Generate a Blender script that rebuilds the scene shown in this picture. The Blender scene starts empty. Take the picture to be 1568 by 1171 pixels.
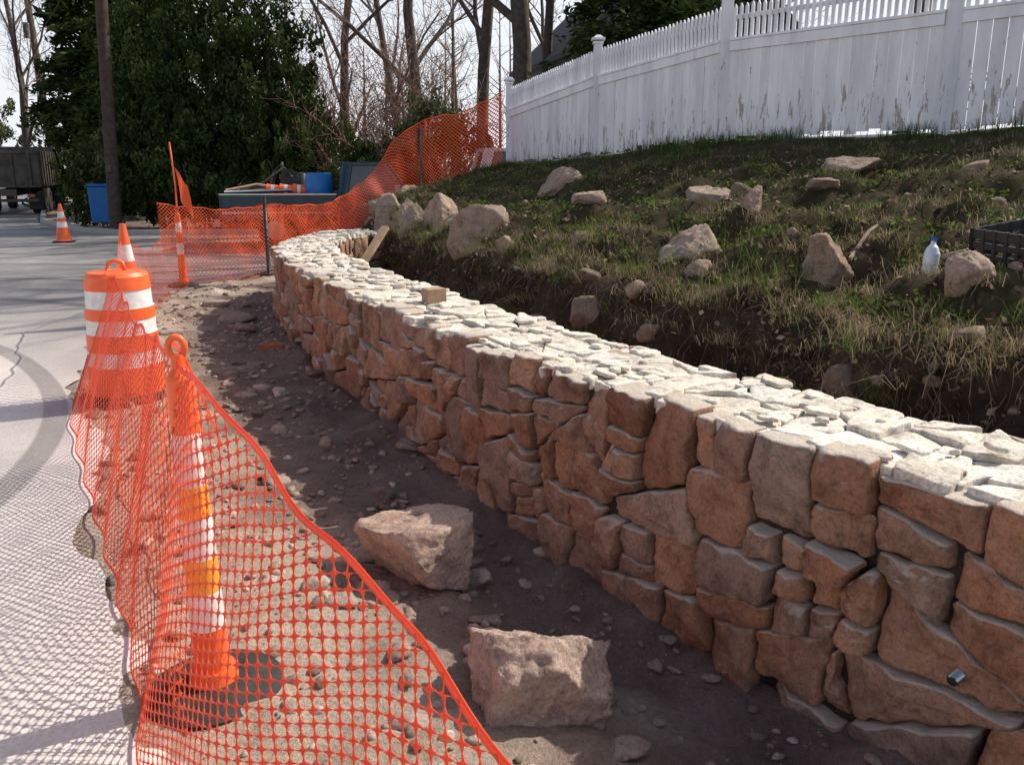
import bpy, bmesh, math, random
import numpy as np
from mathutils import Vector, Matrix, noise
from mathutils.bvhtree import BVHTree
from mathutils.geometry import tessellate_polygon
random.seed(7); rng=np.random.default_rng(7)
scene=bpy.context.scene
COL=scene.collection

# ---------------------------------------------------------------- materials
def newmat(name):
    m=bpy.data.materials.new(name); m.use_nodes=True
    nt=m.node_tree; nt.nodes.clear()
    out=nt.nodes.new('ShaderNodeOutputMaterial')
    return m,nt,out
def N(nt,t,**kw):
    n=nt.nodes.new(t)
    for k,v in kw.items():
        if k in n.inputs: n.inputs[k].default_value=v
        else: setattr(n,k,v)
    return n
def ramp(nt,stops,interp='LINEAR'):
    r=nt.nodes.new('ShaderNodeValToRGB'); cr=r.color_ramp; cr.interpolation=interp
    while len(cr.elements)<len(stops): cr.elements.new(0.5)
    for e,(p,c) in zip(cr.elements,stops):
        e.position=p; e.color=(c[0],c[1],c[2],1)
    return r
def coords(nt):
    return nt.nodes.new('ShaderNodeTexCoord').outputs['Object']
def noisetex(nt,co,scale,detail=4,rough=.6,dist=0):
    n=nt.nodes.new('ShaderNodeTexNoise'); n.inputs['Scale'].default_value=scale
    n.inputs['Detail'].default_value=min(detail,6); n.inputs['Roughness'].default_value=rough
    n.inputs['Distortion'].default_value=dist
    nt.links.new(co,n.inputs['Vector']); return n.outputs['Fac']
def mixc(nt,mode,fac,a,b):
    m=nt.nodes.new('ShaderNodeMix'); m.data_type='RGBA'; m.blend_type=mode
    L=nt.links
    if hasattr(fac,'node'): L.new(fac,m.inputs[0])
    else: m.inputs[0].default_value=fac
    for s,i in ((a,6),(b,7)):
        if hasattr(s,'node'): L.new(s,m.inputs[i])
        else: m.inputs[i].default_value=(s[0],s[1],s[2],1)
    return m.outputs[2]
def bump(nt,h,strength,dist,prev=None):
    b=nt.nodes.new('ShaderNodeBump'); b.inputs['Strength'].default_value=strength
    b.inputs['Distance'].default_value=dist
    nt.links.new(h,b.inputs['Height'])
    if prev: nt.links.new(prev,b.inputs['Normal'])
    return b.outputs['Normal']
def attr(nt,name):
    a=nt.nodes.new('ShaderNodeAttribute'); a.attribute_name=name; return a.outputs['Fac']

def pmat(name,c1,c2,scale=8,rough=.8,bs=None,bd=.01,spec=.3,metal=0,var=0):
    m,nt,out=newmat(name); co=coords(nt)
    f=noisetex(nt,co,scale,3)
    r=ramp(nt,[(.3,c1),(.7,c2)]); nt.links.new(f,r.inputs[0])
    c=r.outputs[0]
    p=nt.nodes.new('ShaderNodeBsdfPrincipled')
    p.inputs['Roughness'].default_value=rough; p.inputs['Specular IOR Level'].default_value=spec
    p.inputs['Metallic'].default_value=metal
    nt.links.new(c,p.inputs['Base Color'])
    if bs:
        nt.links.new(bump(nt,noisetex(nt,co,bs,4,.65),.7,bd),p.inputs['Normal'])
    nt.links.new(p.outputs[0],out.inputs[0]); return m

def stonemat(name,stops,dust,bd=.012,dustamt=.5,toplit=None):
    m,nt,out=newmat(name); co=coords(nt)
    r=ramp(nt,stops); nt.links.new(attr(nt,'rnd'),r.inputs[0])
    f=noisetex(nt,co,9,5,.75,.4)
    v=ramp(nt,[(.28,(.42,.39,.37)),(.5,(1,1,1)),(.72,(1.3,1.22,1.12))]); nt.links.new(f,v.inputs[0])
    c=mixc(nt,'MULTIPLY',1,r.outputs[0],v.outputs[0])
    f2=noisetex(nt,co,3.3,4,.7,.6)
    g=ramp(nt,[(.45,(0,0,0)),(.75,(dustamt,)*3)]); nt.links.new(f2,g.inputs[0])
    c=mixc(nt,'MIX',g.outputs[0],c,dust)
    g4=ramp(nt,[(.30,(.5,)*3),(.42,(0,0,0))]); nt.links.new(f2,g4.inputs[0])
    c=mixc(nt,'MULTIPLY',g4.outputs[0],c,(.62,.42,.30))
    f3=noisetex(nt,co,75,3,.8)
    v3=ramp(nt,[(.3,(.5,.5,.5)),(.55,(1.08,1.08,1.08))]); nt.links.new(f3,v3.inputs[0])
    c=mixc(nt,'MULTIPLY',.8,c,v3.outputs[0])
    if toplit:
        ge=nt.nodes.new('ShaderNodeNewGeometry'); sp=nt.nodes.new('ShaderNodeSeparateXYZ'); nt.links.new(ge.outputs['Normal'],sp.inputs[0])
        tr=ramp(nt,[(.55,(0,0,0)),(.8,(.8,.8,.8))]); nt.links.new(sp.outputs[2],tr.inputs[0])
        c=mixc(nt,'MIX',tr.outputs[0],c,toplit)  # upward faces go pale: sun-bleached glare on stone tops painted into the colour
    p=N(nt,'ShaderNodeBsdfPrincipled',Roughness=.9); p.inputs['Specular IOR Level'].default_value=.2
    nt.links.new(c,p.inputs['Base Color'])
    b1=bump(nt,noisetex(nt,co,15,6,.78,.4),1,bd)
    nt.links.new(bump(nt,f3,.7,.004,b1),p.inputs['Normal'])
    nt.links.new(p.outputs[0],out.inputs[0]); return m

def leafmat(name,stops,trans=.35):
    m,nt,out=newmat(name)
    r=ramp(nt,stops); nt.links.new(attr(nt,'rnd'),r.inputs[0])
    d=nt.nodes.new('ShaderNodeBsdfDiffuse'); nt.links.new(r.outputs[0],d.inputs[0])
    if trans==0:
        nt.links.new(d.outputs[0],out.inputs[0]); return m
    t=nt.nodes.new('ShaderNodeBsdfTranslucent'); nt.links.new(r.outputs[0],t.inputs[0])
    x=nt.nodes.new('ShaderNodeMixShader'); x.inputs[0].default_value=trans
    nt.links.new(d.outputs[0],x.inputs[1]); nt.links.new(t.outputs[0],x.inputs[2])
    nt.links.new(x.outputs[0],out.inputs[0]); return m

M={}
M['wall']=stonemat('wall_stone',[(0,(.23,.115,.07)),(.15,(.41,.21,.125)),(.3,(.35,.235,.17)),(.45,(.50,.26,.145)),(.6,(.26,.185,.145)),(.72,(.34,.175,.105)),(.86,(.52,.33,.21)),(1,(.31,.235,.185))],(.47,.34,.26),bd=.018,dustamt=.4,toplit=(.66,.58,.48))
M['cap']=stonemat('cap_stone',[(0,(.58,.52,.43)),(.4,(.72,.65,.54)),(.7,(.79,.73,.63)),(1,(.64,.56,.45))],(.78,.73,.65),bd=.010,dustamt=.6)
M['rock']=stonemat('field_rock',[(0,(.36,.25,.19)),(.5,(.50,.36,.285)),(1,(.42,.31,.25))],(.54,.43,.35),bd=.02)
M['bankrock']=stonemat('bank_rock',[(0,(.18,.13,.095)),(.5,(.40,.29,.22)),(1,(.33,.26,.20))],(.42,.33,.26),bd=.02)
M['gravelm']=stonemat('gravel_stone',[(0,(.18,.135,.105)),(.5,(.32,.24,.195)),(.85,(.44,.35,.29)),(1,(.6,.5,.42))],(.42,.33,.26),bd=.01)
M['core']=pmat('wall_core_dirt',(.03,.021,.016),(.07,.048,.035),12,.95,30,.02)
def groundmat():
    m,nt,out=newmat('ground_soil'); co=coords(nt)
    f=noisetex(nt,co,2.2,6,.7,.5)
    dry_or_lit=ramp(nt,[(.3,(.42,.32,.235)),(.7,(.68,.56,.44))]); nt.links.new(f,dry_or_lit.inputs[0])
    shaded=ramp(nt,[(.3,(.16,.11,.09)),(.7,(.36,.265,.215))]); nt.links.new(f,shaded.inputs[0])
    c=mixc(nt,'MIX',attr(nt,'zone'),shaded.outputs[0],dry_or_lit.outputs[0])  # wall's shade and the sunlit strip beyond it put into the soil colour
    f3=noisetex(nt,co,60,4,.8)
    v3=ramp(nt,[(.3,(.55,.55,.55)),(.6,(1.1,1.1,1.1))]); nt.links.new(f3,v3.inputs[0])
    c=mixc(nt,'MULTIPLY',.8,c,v3.outputs[0])
    p=N(nt,'ShaderNodeBsdfPrincipled',Roughness=.95); p.inputs['Specular IOR Level'].default_value=.15
    nt.links.new(c,p.inputs['Base Color'])
    b1=bump(nt,noisetex(nt,co,16,6,.78),1,.035)
    nt.links.new(bump(nt,f3,.8,.008,b1),p.inputs['Normal'])
    nt.links.new(p.outputs[0],out.inputs[0]); return m
M['ground']=groundmat()
def bankmat():
    m,nt,out=newmat('bank_soil'); co=coords(nt)
    f=noisetex(nt,co,3,6,.75,.5)
    s=ramp(nt,[(.3,(.04,.027,.019)),(.55,(.10,.068,.048)),(.75,(.18,.13,.095))]); nt.links.new(f,s.inputs[0])
    g=ramp(nt,[(.35,(.045,.05,.02)),(.55,(.08,.063,.037)),(.75,(.14,.108,.075))]); nt.links.new(noisetex(nt,co,5,5,.7),g.inputs[0])
    c=mixc(nt,'MIX',attr(nt,'zone'),s.outputs[0],g.outputs[0])
    p=N(nt,'ShaderNodeBsdfPrincipled',Roughness=1.0); p.inputs['Specular IOR Level'].default_value=.05
    nt.links.new(c,p.inputs['Base Color'])
    nt.links.new(bump(nt,noisetex(nt,co,14,6,.8),1,.06),p.inputs['Normal'])
    nt.links.new(p.outputs[0],out.inputs[0]); return m
M['bank']=bankmat()
def roadmat():
    m,nt,out=newmat('dust_glare_asphalt'); co=coords(nt)
    f=noisetex(nt,co,.55,6,.65,1.2)
    a=ramp(nt,[(.3,(.15,.14,.135)),(.5,(.24,.225,.21)),(.7,(.38,.35,.315))]); nt.links.new(f,a.inputs[0])
    b=ramp(nt,[(.3,(.60,.54,.49)),(.7,(.78,.70,.62))]); nt.links.new(noisetex(nt,co,1.3,6,.65,.4),b.inputs[0])
    sx=nt.nodes.new('ShaderNodeSeparateXYZ'); nt.links.new(co,sx.inputs[0])
    ad=nt.nodes.new('ShaderNodeMath'); ad.operation='MULTIPLY_ADD'; nt.links.new(f,ad.inputs[0]); ad.inputs[1].default_value=5; nt.links.new(sx.outputs[1],ad.inputs[2])
    mr=nt.nodes.new('ShaderNodeMapRange'); mr.inputs['From Min'].default_value=8.5; mr.inputs['From Max'].default_value=13; nt.links.new(ad.outputs[0],mr.inputs['Value'])
    c=mixc(nt,'MIX',mr.outputs['Result'],b.outputs[0],a.outputs[0])  # nearer road paler: dust, plus backlit glare painted into the base colour
    f3=noisetex(nt,co,70,3,.8)
    v3=ramp(nt,[(.3,(.72,.72,.72)),(.6,(1.08,1.08,1.08))]); nt.links.new(f3,v3.inputs[0])
    c=mixc(nt,'MULTIPLY',.9,c,v3.outputs[0])
    w=nt.nodes.new('ShaderNodeTexWave'); w.wave_type='RINGS'; w.rings_direction='Z'
    w.inputs['Scale'].default_value=.17; w.inputs['Distortion'].default_value=1.2; w.inputs['Detail'].default_value=1
    mp=nt.nodes.new('ShaderNodeMapping'); mp.inputs['Location'].default_value=(9,-3,0)
    nt.links.new(co,mp.inputs[0]); nt.links.new(mp.outputs[0],w.inputs[0])
    wr=ramp(nt,[(.0,(1,1,1)),(.975,(1,1,1)),(.985,(.45,.45,.45)),(1,(.5,.5,.5))]); nt.links.new(w.outputs['Fac'],wr.inputs[0])
    c=mixc(nt,'MULTIPLY',.8,c,wr.outputs[0])
    p=N(nt,'ShaderNodeBsdfPrincipled',Roughness=.6); p.inputs['Specular IOR Level'].default_value=.45
    nt.links.new(c,p.inputs['Base Color'])
    nt.links.new(bump(nt,f3,.5,.004),p.inputs['Normal'])
    nt.links.new(p.outputs[0],out.inputs[0]); return m
M['road']=roadmat()
M['kerb']=pmat('kerb_granite',(.3,.29,.27),(.42,.4,.37),20,.8,60,.004)
def fencemat():
    m,nt,out=newmat('peeling_white_paint'); co=coords(nt)
    mp=nt.nodes.new('ShaderNodeMapping'); mp.inputs['Scale'].default_value=(6,6,1.2); nt.links.new(co,mp.inputs[0])
    f=noisetex(nt,mp.outputs[0],2.6,6,.75)
    z=attr(nt,'low')
    ad=nt.nodes.new('ShaderNodeMath'); ad.operation='MULTIPLY_ADD'; nt.links.new(z,ad.inputs[0]); ad.inputs[1].default_value=.15; nt.links.new(f,ad.inputs[2])
    k=ramp(nt,[(.67,(0,0,0)),(.70,(1,1,1))]); nt.links.new(ad.outputs[0],k.inputs[0])
    v=ramp(nt,[(0,(.72,.73,.76)),(1,(.82,.83,.86))]); nt.links.new(attr(nt,'rnd'),v.inputs[0])
    st=ramp(nt,[(.3,(.78,.79,.80)),(.6,(1,1,1))]); nt.links.new(noisetex(nt,mp.outputs[0],.9,4,.6),st.inputs[0])
    c0=mixc(nt,'MULTIPLY',1,v.outputs[0],st.outputs[0])
    c=mixc(nt,'MIX',k.outputs[0],c0,(.36,.32,.29))
    p=N(nt,'ShaderNodeBsdfPrincipled',Roughness=.6); nt.links.new(c,p.inputs['Base Color'])
    nt.links.new(p.outputs[0],out.inputs[0]); return m
M['fence']=fencemat()
def netmat():
    m,nt,out=newmat('orange_plastic_net'); co=coords(nt)
    r=ramp(nt,[(.3,(.86,.10,.03)),(.7,(.98,.17,.06))]); nt.links.new(noisetex(nt,co,3,2),r.inputs[0])
    p=N(nt,'ShaderNodeBsdfPrincipled',Roughness=.4); nt.links.new(r.outputs[0],p.inputs['Base Color'])
    t=nt.nodes.new('ShaderNodeBsdfTranslucent'); nt.links.new(r.outputs[0],t.inputs[0])
    x=nt.nodes.new('ShaderNodeMixShader'); x.inputs[0].default_value=.45
    nt.links.new(p.outputs[0],x.inputs[1]); nt.links.new(t.outputs[0],x.inputs[2])
    nt.links.new(x.outputs[0],out.inputs[0]); return m
M['net']=netmat()
M['orange']=pmat('orange_plastic',(.80,.10,.02),(.92,.16,.035),6,.45,spec=.5)
M['white']=pmat('reflective_white',(.62,.60,.57),(.82,.81,.79),14,.4,spec=.5)
M['yellow']=pmat('yellow_sheeting',(.78,.30,.03),(.88,.42,.05),10,.4,spec=.5)
M['rubber']=pmat('black_rubber',(.018,.018,.018),(.05,.045,.04),15,.7,40,.003)
M['metal']=pmat('dark_steel',(.05,.05,.05),(.11,.10,.09),12,.5,metal=.6)
M['wood']=pmat('raw_wood',(.30,.20,.12),(.45,.31,.2),9,.8,30,.003)
M['pole']=pmat('pole_wood',(.04,.028,.022),(.09,.062,.048),7,.9,25,.01)
M['bark']=pmat('bark',(.05,.04,.034),(.13,.105,.085),8,.95)
M['twig']=pmat('twig',(.13,.095,.075),(.26,.19,.15),6,.95)
M['redtwig']=pmat('red_twig',(.16,.08,.06),(.32,.18,.135),6,.95)
M['truck']=pmat('truck_paint',(.012,.04,.055),(.02,.065,.085),4,.35,spec=.4)
M['carwhite']=pmat('white_paint',(.6,.6,.6),(.7,.7,.7),4,.3,spec=.6)
M['glass']=pmat('window_glass',(.02,.025,.03),(.04,.05,.055),3,.06,spec=.9)
M['chrome']=pmat('chrome',(.35,.35,.35),(.45,.45,.45),5,.3,metal=1)
M['blue']=pmat('blue_plastic',(.01,.13,.40),(.02,.18,.5),5,.4)
M['dump']=pmat('dump_body',(.05,.043,.038),(.12,.105,.09),3,.7,20,.01)
M['roof']=pmat('roof_shingle',(.06,.06,.065),(.12,.12,.12),9,.9,40,.01)
M['siding']=pmat('grey_siding',(.22,.27,.33),(.28,.33,.40),6,.7)
M['crate']=pmat('black_crate',(.02,.02,.02),(.04,.04,.04),10,.5)
M['bottle']=pmat('bottle_plastic',(.55,.62,.68),(.75,.8,.85),20,.25,spec=.6)
M['brick']=pmat('brick_clay',(.35,.12,.07),(.45,.18,.1),15,.9)
M['greenleaf']=leafmat('conifer_foliage',[(0,(.014,.026,.009)),(.5,(.045,.070,.023)),(.85,(.09,.12,.04)),(1,(.14,.165,.065))],.12)
M['shrubleaf']=leafmat('shrub_foliage',[(0,(.02,.03,.012)),(.5,(.065,.08,.033)),(1,(.15,.16,.075))],.12)
M['redleaf']=leafmat('bud_foliage',[(0,(.10,.065,.05)),(.5,(.18,.125,.095)),(1,(.27,.20,.15))],0)
M['grass']=leafmat('grass_blades',[(0,(.035,.06,.015)),(.3,(.09,.15,.03)),(.55,(.19,.25,.06)),(.6,(.16,.12,.07)),(.8,(.30,.23,.15)),(1,(.44,.36,.25))],.35)
M['litter']=leafmat('dead_leaves',[(0,(.07,.04,.025)),(.5,(.20,.125,.08)),(1,(.44,.33,.24))],0)

# ---------------------------------------------------------------- mesh helpers
def fast(name,V,F,mat,rnd=None,zone=None,smooth=False,extra=None):
    V=np.asarray(V,dtype=np.float32); F=np.asarray(F,dtype=np.int32)
    me=bpy.data.meshes.new(name)
    me.vertices.add(len(V)); me.vertices.foreach_set('co',V.ravel())
    k=F.shape[1]; me.loops.add(F.size); me.loops.foreach_set('vertex_index',F.ravel())
    me.polygons.add(len(F)); me.polygons.foreach_set('loop_start',np.arange(0,F.size,k,dtype=np.int32))
    me.polygons.foreach_set('loop_total',np.full(len(F),k,dtype=np.int32))
    if smooth: me.polygons.foreach_set('use_smooth',np.ones(len(F),dtype=bool))
    me.update(calc_edges=True); me.validate()
    for nm,arr in (('rnd',rnd),('zone',zone)):
        if arr is not None:
            a=me.attributes.new(nm,'FLOAT','POINT'); a.data.foreach_set('value',np.asarray(arr,dtype=np.float32))
    me.materials.append(mat)
    o=bpy.data.objects.new(name,me); COL.objects.link(o); return o

class MB:
    def __init__(s): s.v=[];s.f=[];s.m=[];s.mats=[];s.r=[];s.low=[];s.sm=[]
    def mi(s,m):
        if m not in s.mats: s.mats.append(m)
        return s.mats.index(m)
    def add(s,vs,fs,m,r=None,low=0,smooth=False):
        b=len(s.v); i=s.mi(m); r=random.random() if r is None else r
        s.v+= [tuple(v) for v in vs]; s.r+=[r]*len(vs)
        s.low+= (low if isinstance(low,list) else [low]*len(vs))
        for f in fs: s.f.append(tuple(b+x for x in f)); s.m.append(i); s.sm.append(smooth)
    def box(s,c,sz,m,rot=None,taper=1,r=None):
        hx,hy,hz=[x/2 for x in sz]; vs=[]
        for z in(-hz,hz):
            t=taper if z>0 else 1
            for x,y in((-hx,-hy),(hx,-hy),(hx,hy),(-hx,hy)): 
                p=Vector((x*t,y*t,z))
                if rot: p=rot@p
                vs.append(p+Vector(c))
        s.add(vs,[(0,3,2,1),(4,5,6,7),(0,1,5,4),(1,2,6,5),(2,3,7,6),(3,0,4,7)],m,r)
    def prism(s,prof,y0,y1,m,inset=0):
        n=len(prof); vs=[(x,y0,z) for x,z in prof]+[(x,y1,z) for x,z in prof]
        fs=[tuple(range(n))[::-1],tuple(range(n,2*n))]+[(i,(i+1)%n,n+(i+1)%n,n+i) for i in range(n)]
        s.add(vs,fs,m)
    def lathe(s,prof,m,c=(0,0,0),mat4=None,seg=24,smooth=True):
        mt=mat4 or Matrix.Identity(4)
        for k in range(len(prof)-1):
            r0,z0=prof[k][:2]; r1,z1=prof[k+1][:2]; mm=prof[k][2] if len(prof[k])>2 else m
            vs=[];
            for r,z in((r0,z0),(r1,z1)):
                for i in range(seg):
                    a=2*math.pi*i/seg; vs.append(mt@Vector((r*math.cos(a),r*math.sin(a),z))+Vector(c))
            s.add(vs,[(i,(i+1)%seg,seg+(i+1)%seg,seg+i) for i in range(seg)],mm,smooth=smooth)
    def tube(s,p,r,m,seg=6):
        p=[Vector(q) for q in p]; vs=[]; n=len(p)
        for i,q in enumerate(p):
            d=(p[min(i+1,n-1)]-p[max(i-1,0)]).normalized()
            a=d.cross(Vector((.13,.27,.95)));
            if a.length<.05: a=d.cross(Vector((1,0,0)))
            a.normalize(); b=d.cross(a); rr=r[i] if isinstance(r,(list,tuple)) else r
            for k in range(seg):
                t=2*math.pi*k/seg; vs.append(q+(a*math.cos(t)+b*math.sin(t))*rr)
        fs=[(i*seg+k,i*seg+(k+1)%seg,(i+1)*seg+(k+1)%seg,(i+1)*seg+k) for i in range(n-1) for k in range(seg)]
        fs+=[tuple(range(seg)),tuple((n-1)*seg+k for k in range(seg))]
        s.add(vs,fs,m,smooth=True)
    def build(s,name,loc=(0,0,0),rz=0,bevel=0,rot=None):
        me=bpy.data.meshes.new(name); me.from_pydata(s.v,[],s.f); me.update()
        for m in s.mats: me.materials.append(m)
        me.polygons.foreach_set('material_index',s.m); me.polygons.foreach_set('use_smooth',s.sm)
        a=me.attributes.new('rnd','FLOAT','POINT'); a.data.foreach_set('value',s.r)
        a=me.attributes.new('low','FLOAT','POINT'); a.data.foreach_set('value',s.low)
        o=bpy.data.objects.new(name,me); COL.objects.link(o); o.location=loc; o.rotation_euler=rot or (0,0,rz)
        if bevel:
            b=o.modifiers.new('b','BEVEL'); b.width=bevel; b.segments=2; b.limit_method='ANGLE'
        return o

def catmull(P,n):
    P=np.array(P,float); m=len(P); out=[]
    for t in np.linspace(0,m-1,n):
        i=min(int(t),m-2); f=t-i
        p0,p1,p2,p3=P[max(i-1,0)],P[i],P[i+1],P[min(i+2,m-1)]
        out.append(.5*((2*p1)+(-p0+p2)*f+(2*p0-5*p1+4*p2-p3)*f*f+(-p0+3*p1-3*p2+p3)*f**3))
    return np.array(out)
def fbm(x,y,z=0,o=4):
    return noise.fractal(Vector((x,y,z)),1.0,2.0,o)

# ---------------------------------------------------------------- wall path
WP=[(3.6,-1.1),(2.65,.25),(1.9,1.2),(1.30,2.03),(.76,2.72),(.27,3.42),(-.28,4.33),(-1.25,6.2),(-1.85,7.5),(-2.35,8.78),(-2.64,9.78),(-2.76,10.8),(-2.66,11.7),(-2.25,12.4)]
W=catmull(WP,400)
for _ in range(12): W[1:-1]=(W[:-2]+W[1:-1]*2+W[2:])/4
S=np.concatenate([[0],np.cumsum(np.linalg.norm(np.diff(W,axis=0),axis=1))]); LW=S[-1]
T=np.gradient(W,axis=0); T/=np.linalg.norm(T,axis=1)[:,None]
NO=np.stack([-T[:,1],T[:,0]],1)
def wmap(s,t,z):
    s=np.asarray(s,float)
    x=np.interp(s,S,W[:,0]); y=np.interp(s,S,W[:,1]); nx=np.interp(s,S,NO[:,0]); ny=np.interp(s,S,NO[:,1])
    return np.stack([x-nx*t,y-ny*t,np.asarray(z)+0*x],1)
def sdist(x,y):
    x=np.asarray(x);y=np.asarray(y)
    Wd=W[::4]; d=np.hypot(x[...,None]-Wd[:,0],y[...,None]-Wd[:,1]); k=d.argmin(-1)
    n=NO[::4][k]; s=S[::4][k]
    sg=np.where((x-Wd[k,0])*n[...,0]+(y-Wd[k,1])*n[...,1]>0,-1,1)
    return sg*d.min(-1),s

# ---------------------------------------------------------------- stones
def clip(poly,n,c):
    out=[]
    for i in range(len(poly)):
        a=poly[i]; b=poly[(i+1)%len(poly)]; da=n[0]*a[0]+n[1]*a[1]-c; db=n[0]*b[0]+n[1]*b[1]-c
        if da<=0: out.append(a)
        if (da<0<db) or (db<0<da):
            t=da/(da-db); out.append((a[0]+t*(b[0]-a[0]),a[1]+t*(b[1]-a[1])))
    return out
def area(p):
    return .5*abs(sum(p[i][0]*p[(i+1)%len(p)][1]-p[(i+1)%len(p)][0]*p[i][1] for i in range(len(p))))
def cells(seeds,dom,gap):
    res=[]
    for i,(x,y,w) in enumerate(seeds):
        poly=[(dom[0],dom[2]),(dom[1],dom[2]),(dom[1],dom[3]),(dom[0],dom[3])]
        for j,(u,v,w2) in enumerate(seeds):
            if i==j or abs(u-x)>1.0: continue
            dx,dy=u-x,v-y; d=math.hypot(dx,dy)
            if d>1.1 or d<1e-4: continue
            n=(dx/d,dy/d); c=n[0]*x+n[1]*y+(d*d+w-w2)/(2*d)-gap*random.uniform(.5,1.5)
            poly=clip(poly,n,c)
            if len(poly)<3: break
        if len(poly)>=3 and area(poly)>.0007: res.append(poly)
    return res
def bsp(poly,lo,hi,gap,out,vbias=1.0,tgt=None,pw=1.0):
    a=area(poly)
    if tgt is None: tgt=lo*(hi/lo)**(random.random()**pw)
    if a<tgt:
        if a>.0006: out.append(poly)
        return
    P=np.array(poly)
    w=np.ptp(P[:,0]); h=np.ptp(P[:,1])*vbias
    if w>h*random.uniform(.8,1.25): ang=random.gauss(0,.17)
    else: ang=math.pi/2+random.gauss(0,.13)
    n=(math.cos(ang),math.sin(ang)); pr=P@np.array(n); f=random.choice([random.uniform(.38,.62),random.uniform(.22,.78)])
    cc=pr.min()+(pr.max()-pr.min())*f; g=gap*random.uniform(.5,1.6)
    for q in(clip(poly,n,cc-g),clip(poly,(-n[0],-n[1]),-cc-g)):
        if len(q)>=3: bsp(q,lo,hi,gap,out,vbias,None,pw)
def outline(poly,n,rough,rc):
    sub=[]
    for i in range(len(poly)):
        a=np.array(poly[i]); b=np.array(poly[(i+1)%len(poly)]); L=np.linalg.norm(b-a)
        if L<1e-5: continue
        k=max(1,int(L/.04)); pn=np.array([-(b-a)[1],(b-a)[0]])/L
        for q in range(k):
            sub.append(a+(b-a)*q/k+(pn*random.gauss(0,rough) if q else 0))
    P=np.array(sub)
    for _ in range(2):
        Q=np.roll(P,-1,0); P=np.stack([(1-rc)*P+rc*Q,rc*P+(1-rc)*Q],1).reshape(-1,2)
    C=np.vstack([P,P[:1]]); s=np.concatenate([[0],np.cumsum(np.linalg.norm(np.diff(C,axis=0),axis=1))])
    t=np.linspace(0,s[-1],n,endpoint=False)
    return np.stack([np.interp(t,s,C[:,0]),np.interp(t,s,C[:,1])],1)
class Stones:
    def __init__(s): s.A=[];s.F=[];s.R=[];s.n=0
    def stone(s,poly,npt,D,off,tilt,amp,rough=.004,rnd=None,bul=1,rc=.2,low=1):
        O=outline(poly,npt,rough,rc); c=O.mean(0); sz=math.sqrt(area(poly)); seed=random.random()*50
        e=lambda m:max(.3,1-m/sz)
        rings=[(1.0,-D),(1.0,-.017*bul),(e(.002),-.008*bul),(e(.006),-.002*bul),(e(.016),.001*bul)]
        k0=e(.016); rings+=[(k0*f,.001*bul+h*bul) for f,h in((.87,.001),(.72,.002),(.56,.003),(.38,.003),(.19,.003))]
        ta,tb=random.gauss(0,tilt),random.gauss(0,tilt)
        rr=random.random() if rnd is None else rnd
        fac=[(math.cos(a),math.sin(a),random.uniform(.12,.45)*sz,random.uniform(.12,.45)) for a in [random.random()*6.28 for _ in range(3)]] if amp>.01 else []
        base=s.n
        for k,(f,h) in enumerate(rings):
            P=c+(O-c)*f
            for q in P:
                dx,dy=q[0]-c[0],q[1]-c[1]
                d=h+off+ta*dx+tb*dy
                if k>0:
                    d+=amp*noise.fractal(Vector((q[0]*10,q[1]*10,seed)),.65,2.1,5)+low*amp*.9*noise.noise(Vector((q[0]*4.5,q[1]*4.5,seed+9)))
                    for (fx,fy,fo,fs) in fac:
                        m=dx*fx+dy*fy-fo
                        if m>0: d-=m*fs
                    if k<4: d-=amp*.5*abs(noise.noise(Vector((q[0]*28,q[1]*28,seed))))
                s.A.append((q[0],q[1],d)); s.R.append(rr)
        s.A.append((c[0],c[1],s.A[-1][2])); s.R.append(rr)
        nr=len(rings)
        for k in range(nr-1):
            for i in range(npt):
                j=(i+1)%npt
                s.F.append((base+k*npt+i,base+k*npt+j,base+(k+1)*npt+j,base+(k+1)*npt+i))
        ci=base+nr*npt
        for i in range(0,npt,2):
            j=(i+1)%npt; l=(i+2)%npt; b=base+(nr-1)*npt
            s.F.append((b+i,b+j,b+l,ci))
        s.n+=nr*npt+1
ZT=.765
seeds=[]
for zc,wd in((-.08,.54),(.27,.52),(.60,.52)):
    s=random.uniform(0,.2)
    while s<LW:
        w=random.choice([.6,.8,1,1.2,1.5])*wd
        seeds.append((s+w/2,zc+random.gauss(0,.07),0)); s+=w
polys=[]
for poly in cells(seeds,(0,LW,-.3,ZT+.02),.0055):
    bsp(poly,.013,.15,.0058,polys,1.12,None,.66)
st=Stones()
for poly in polys:
    poly=clip(poly,(0,1),ZT+random.uniform(-.03,.025)) if max(p[1] for p in poly)>ZT-.02 else poly
    if len(poly)<3 or area(poly)<.0007: continue
    cs=sum(p[0] for p in poly)/len(poly)
    top=max(p[1] for p in poly)>ZT-.045
    small=area(poly)<.006
    st.stone(poly,54 if cs<7.5 else 24,random.uniform(.08,.16) if top else .1,random.gauss(-.010 if small else .002,.013),.09,.020,rc=.18,rough=.0055)
A=np.array(st.A); V=wmap(A[:,0],-A[:,2],A[:,1])
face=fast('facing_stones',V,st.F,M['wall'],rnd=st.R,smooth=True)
seeds=[]
s=0
while s<LW:
    for tc in(.12,.36,.58): seeds.append((s+random.uniform(0,.25),tc+random.gauss(0,.06),0))
    s+=.36
polys=[]
for poly in cells(seeds,(0,LW,.0,.70),.004): bsp(poly,.006,.08,.004,polys,1.0,None,.85)
cp=Stones()
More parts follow.
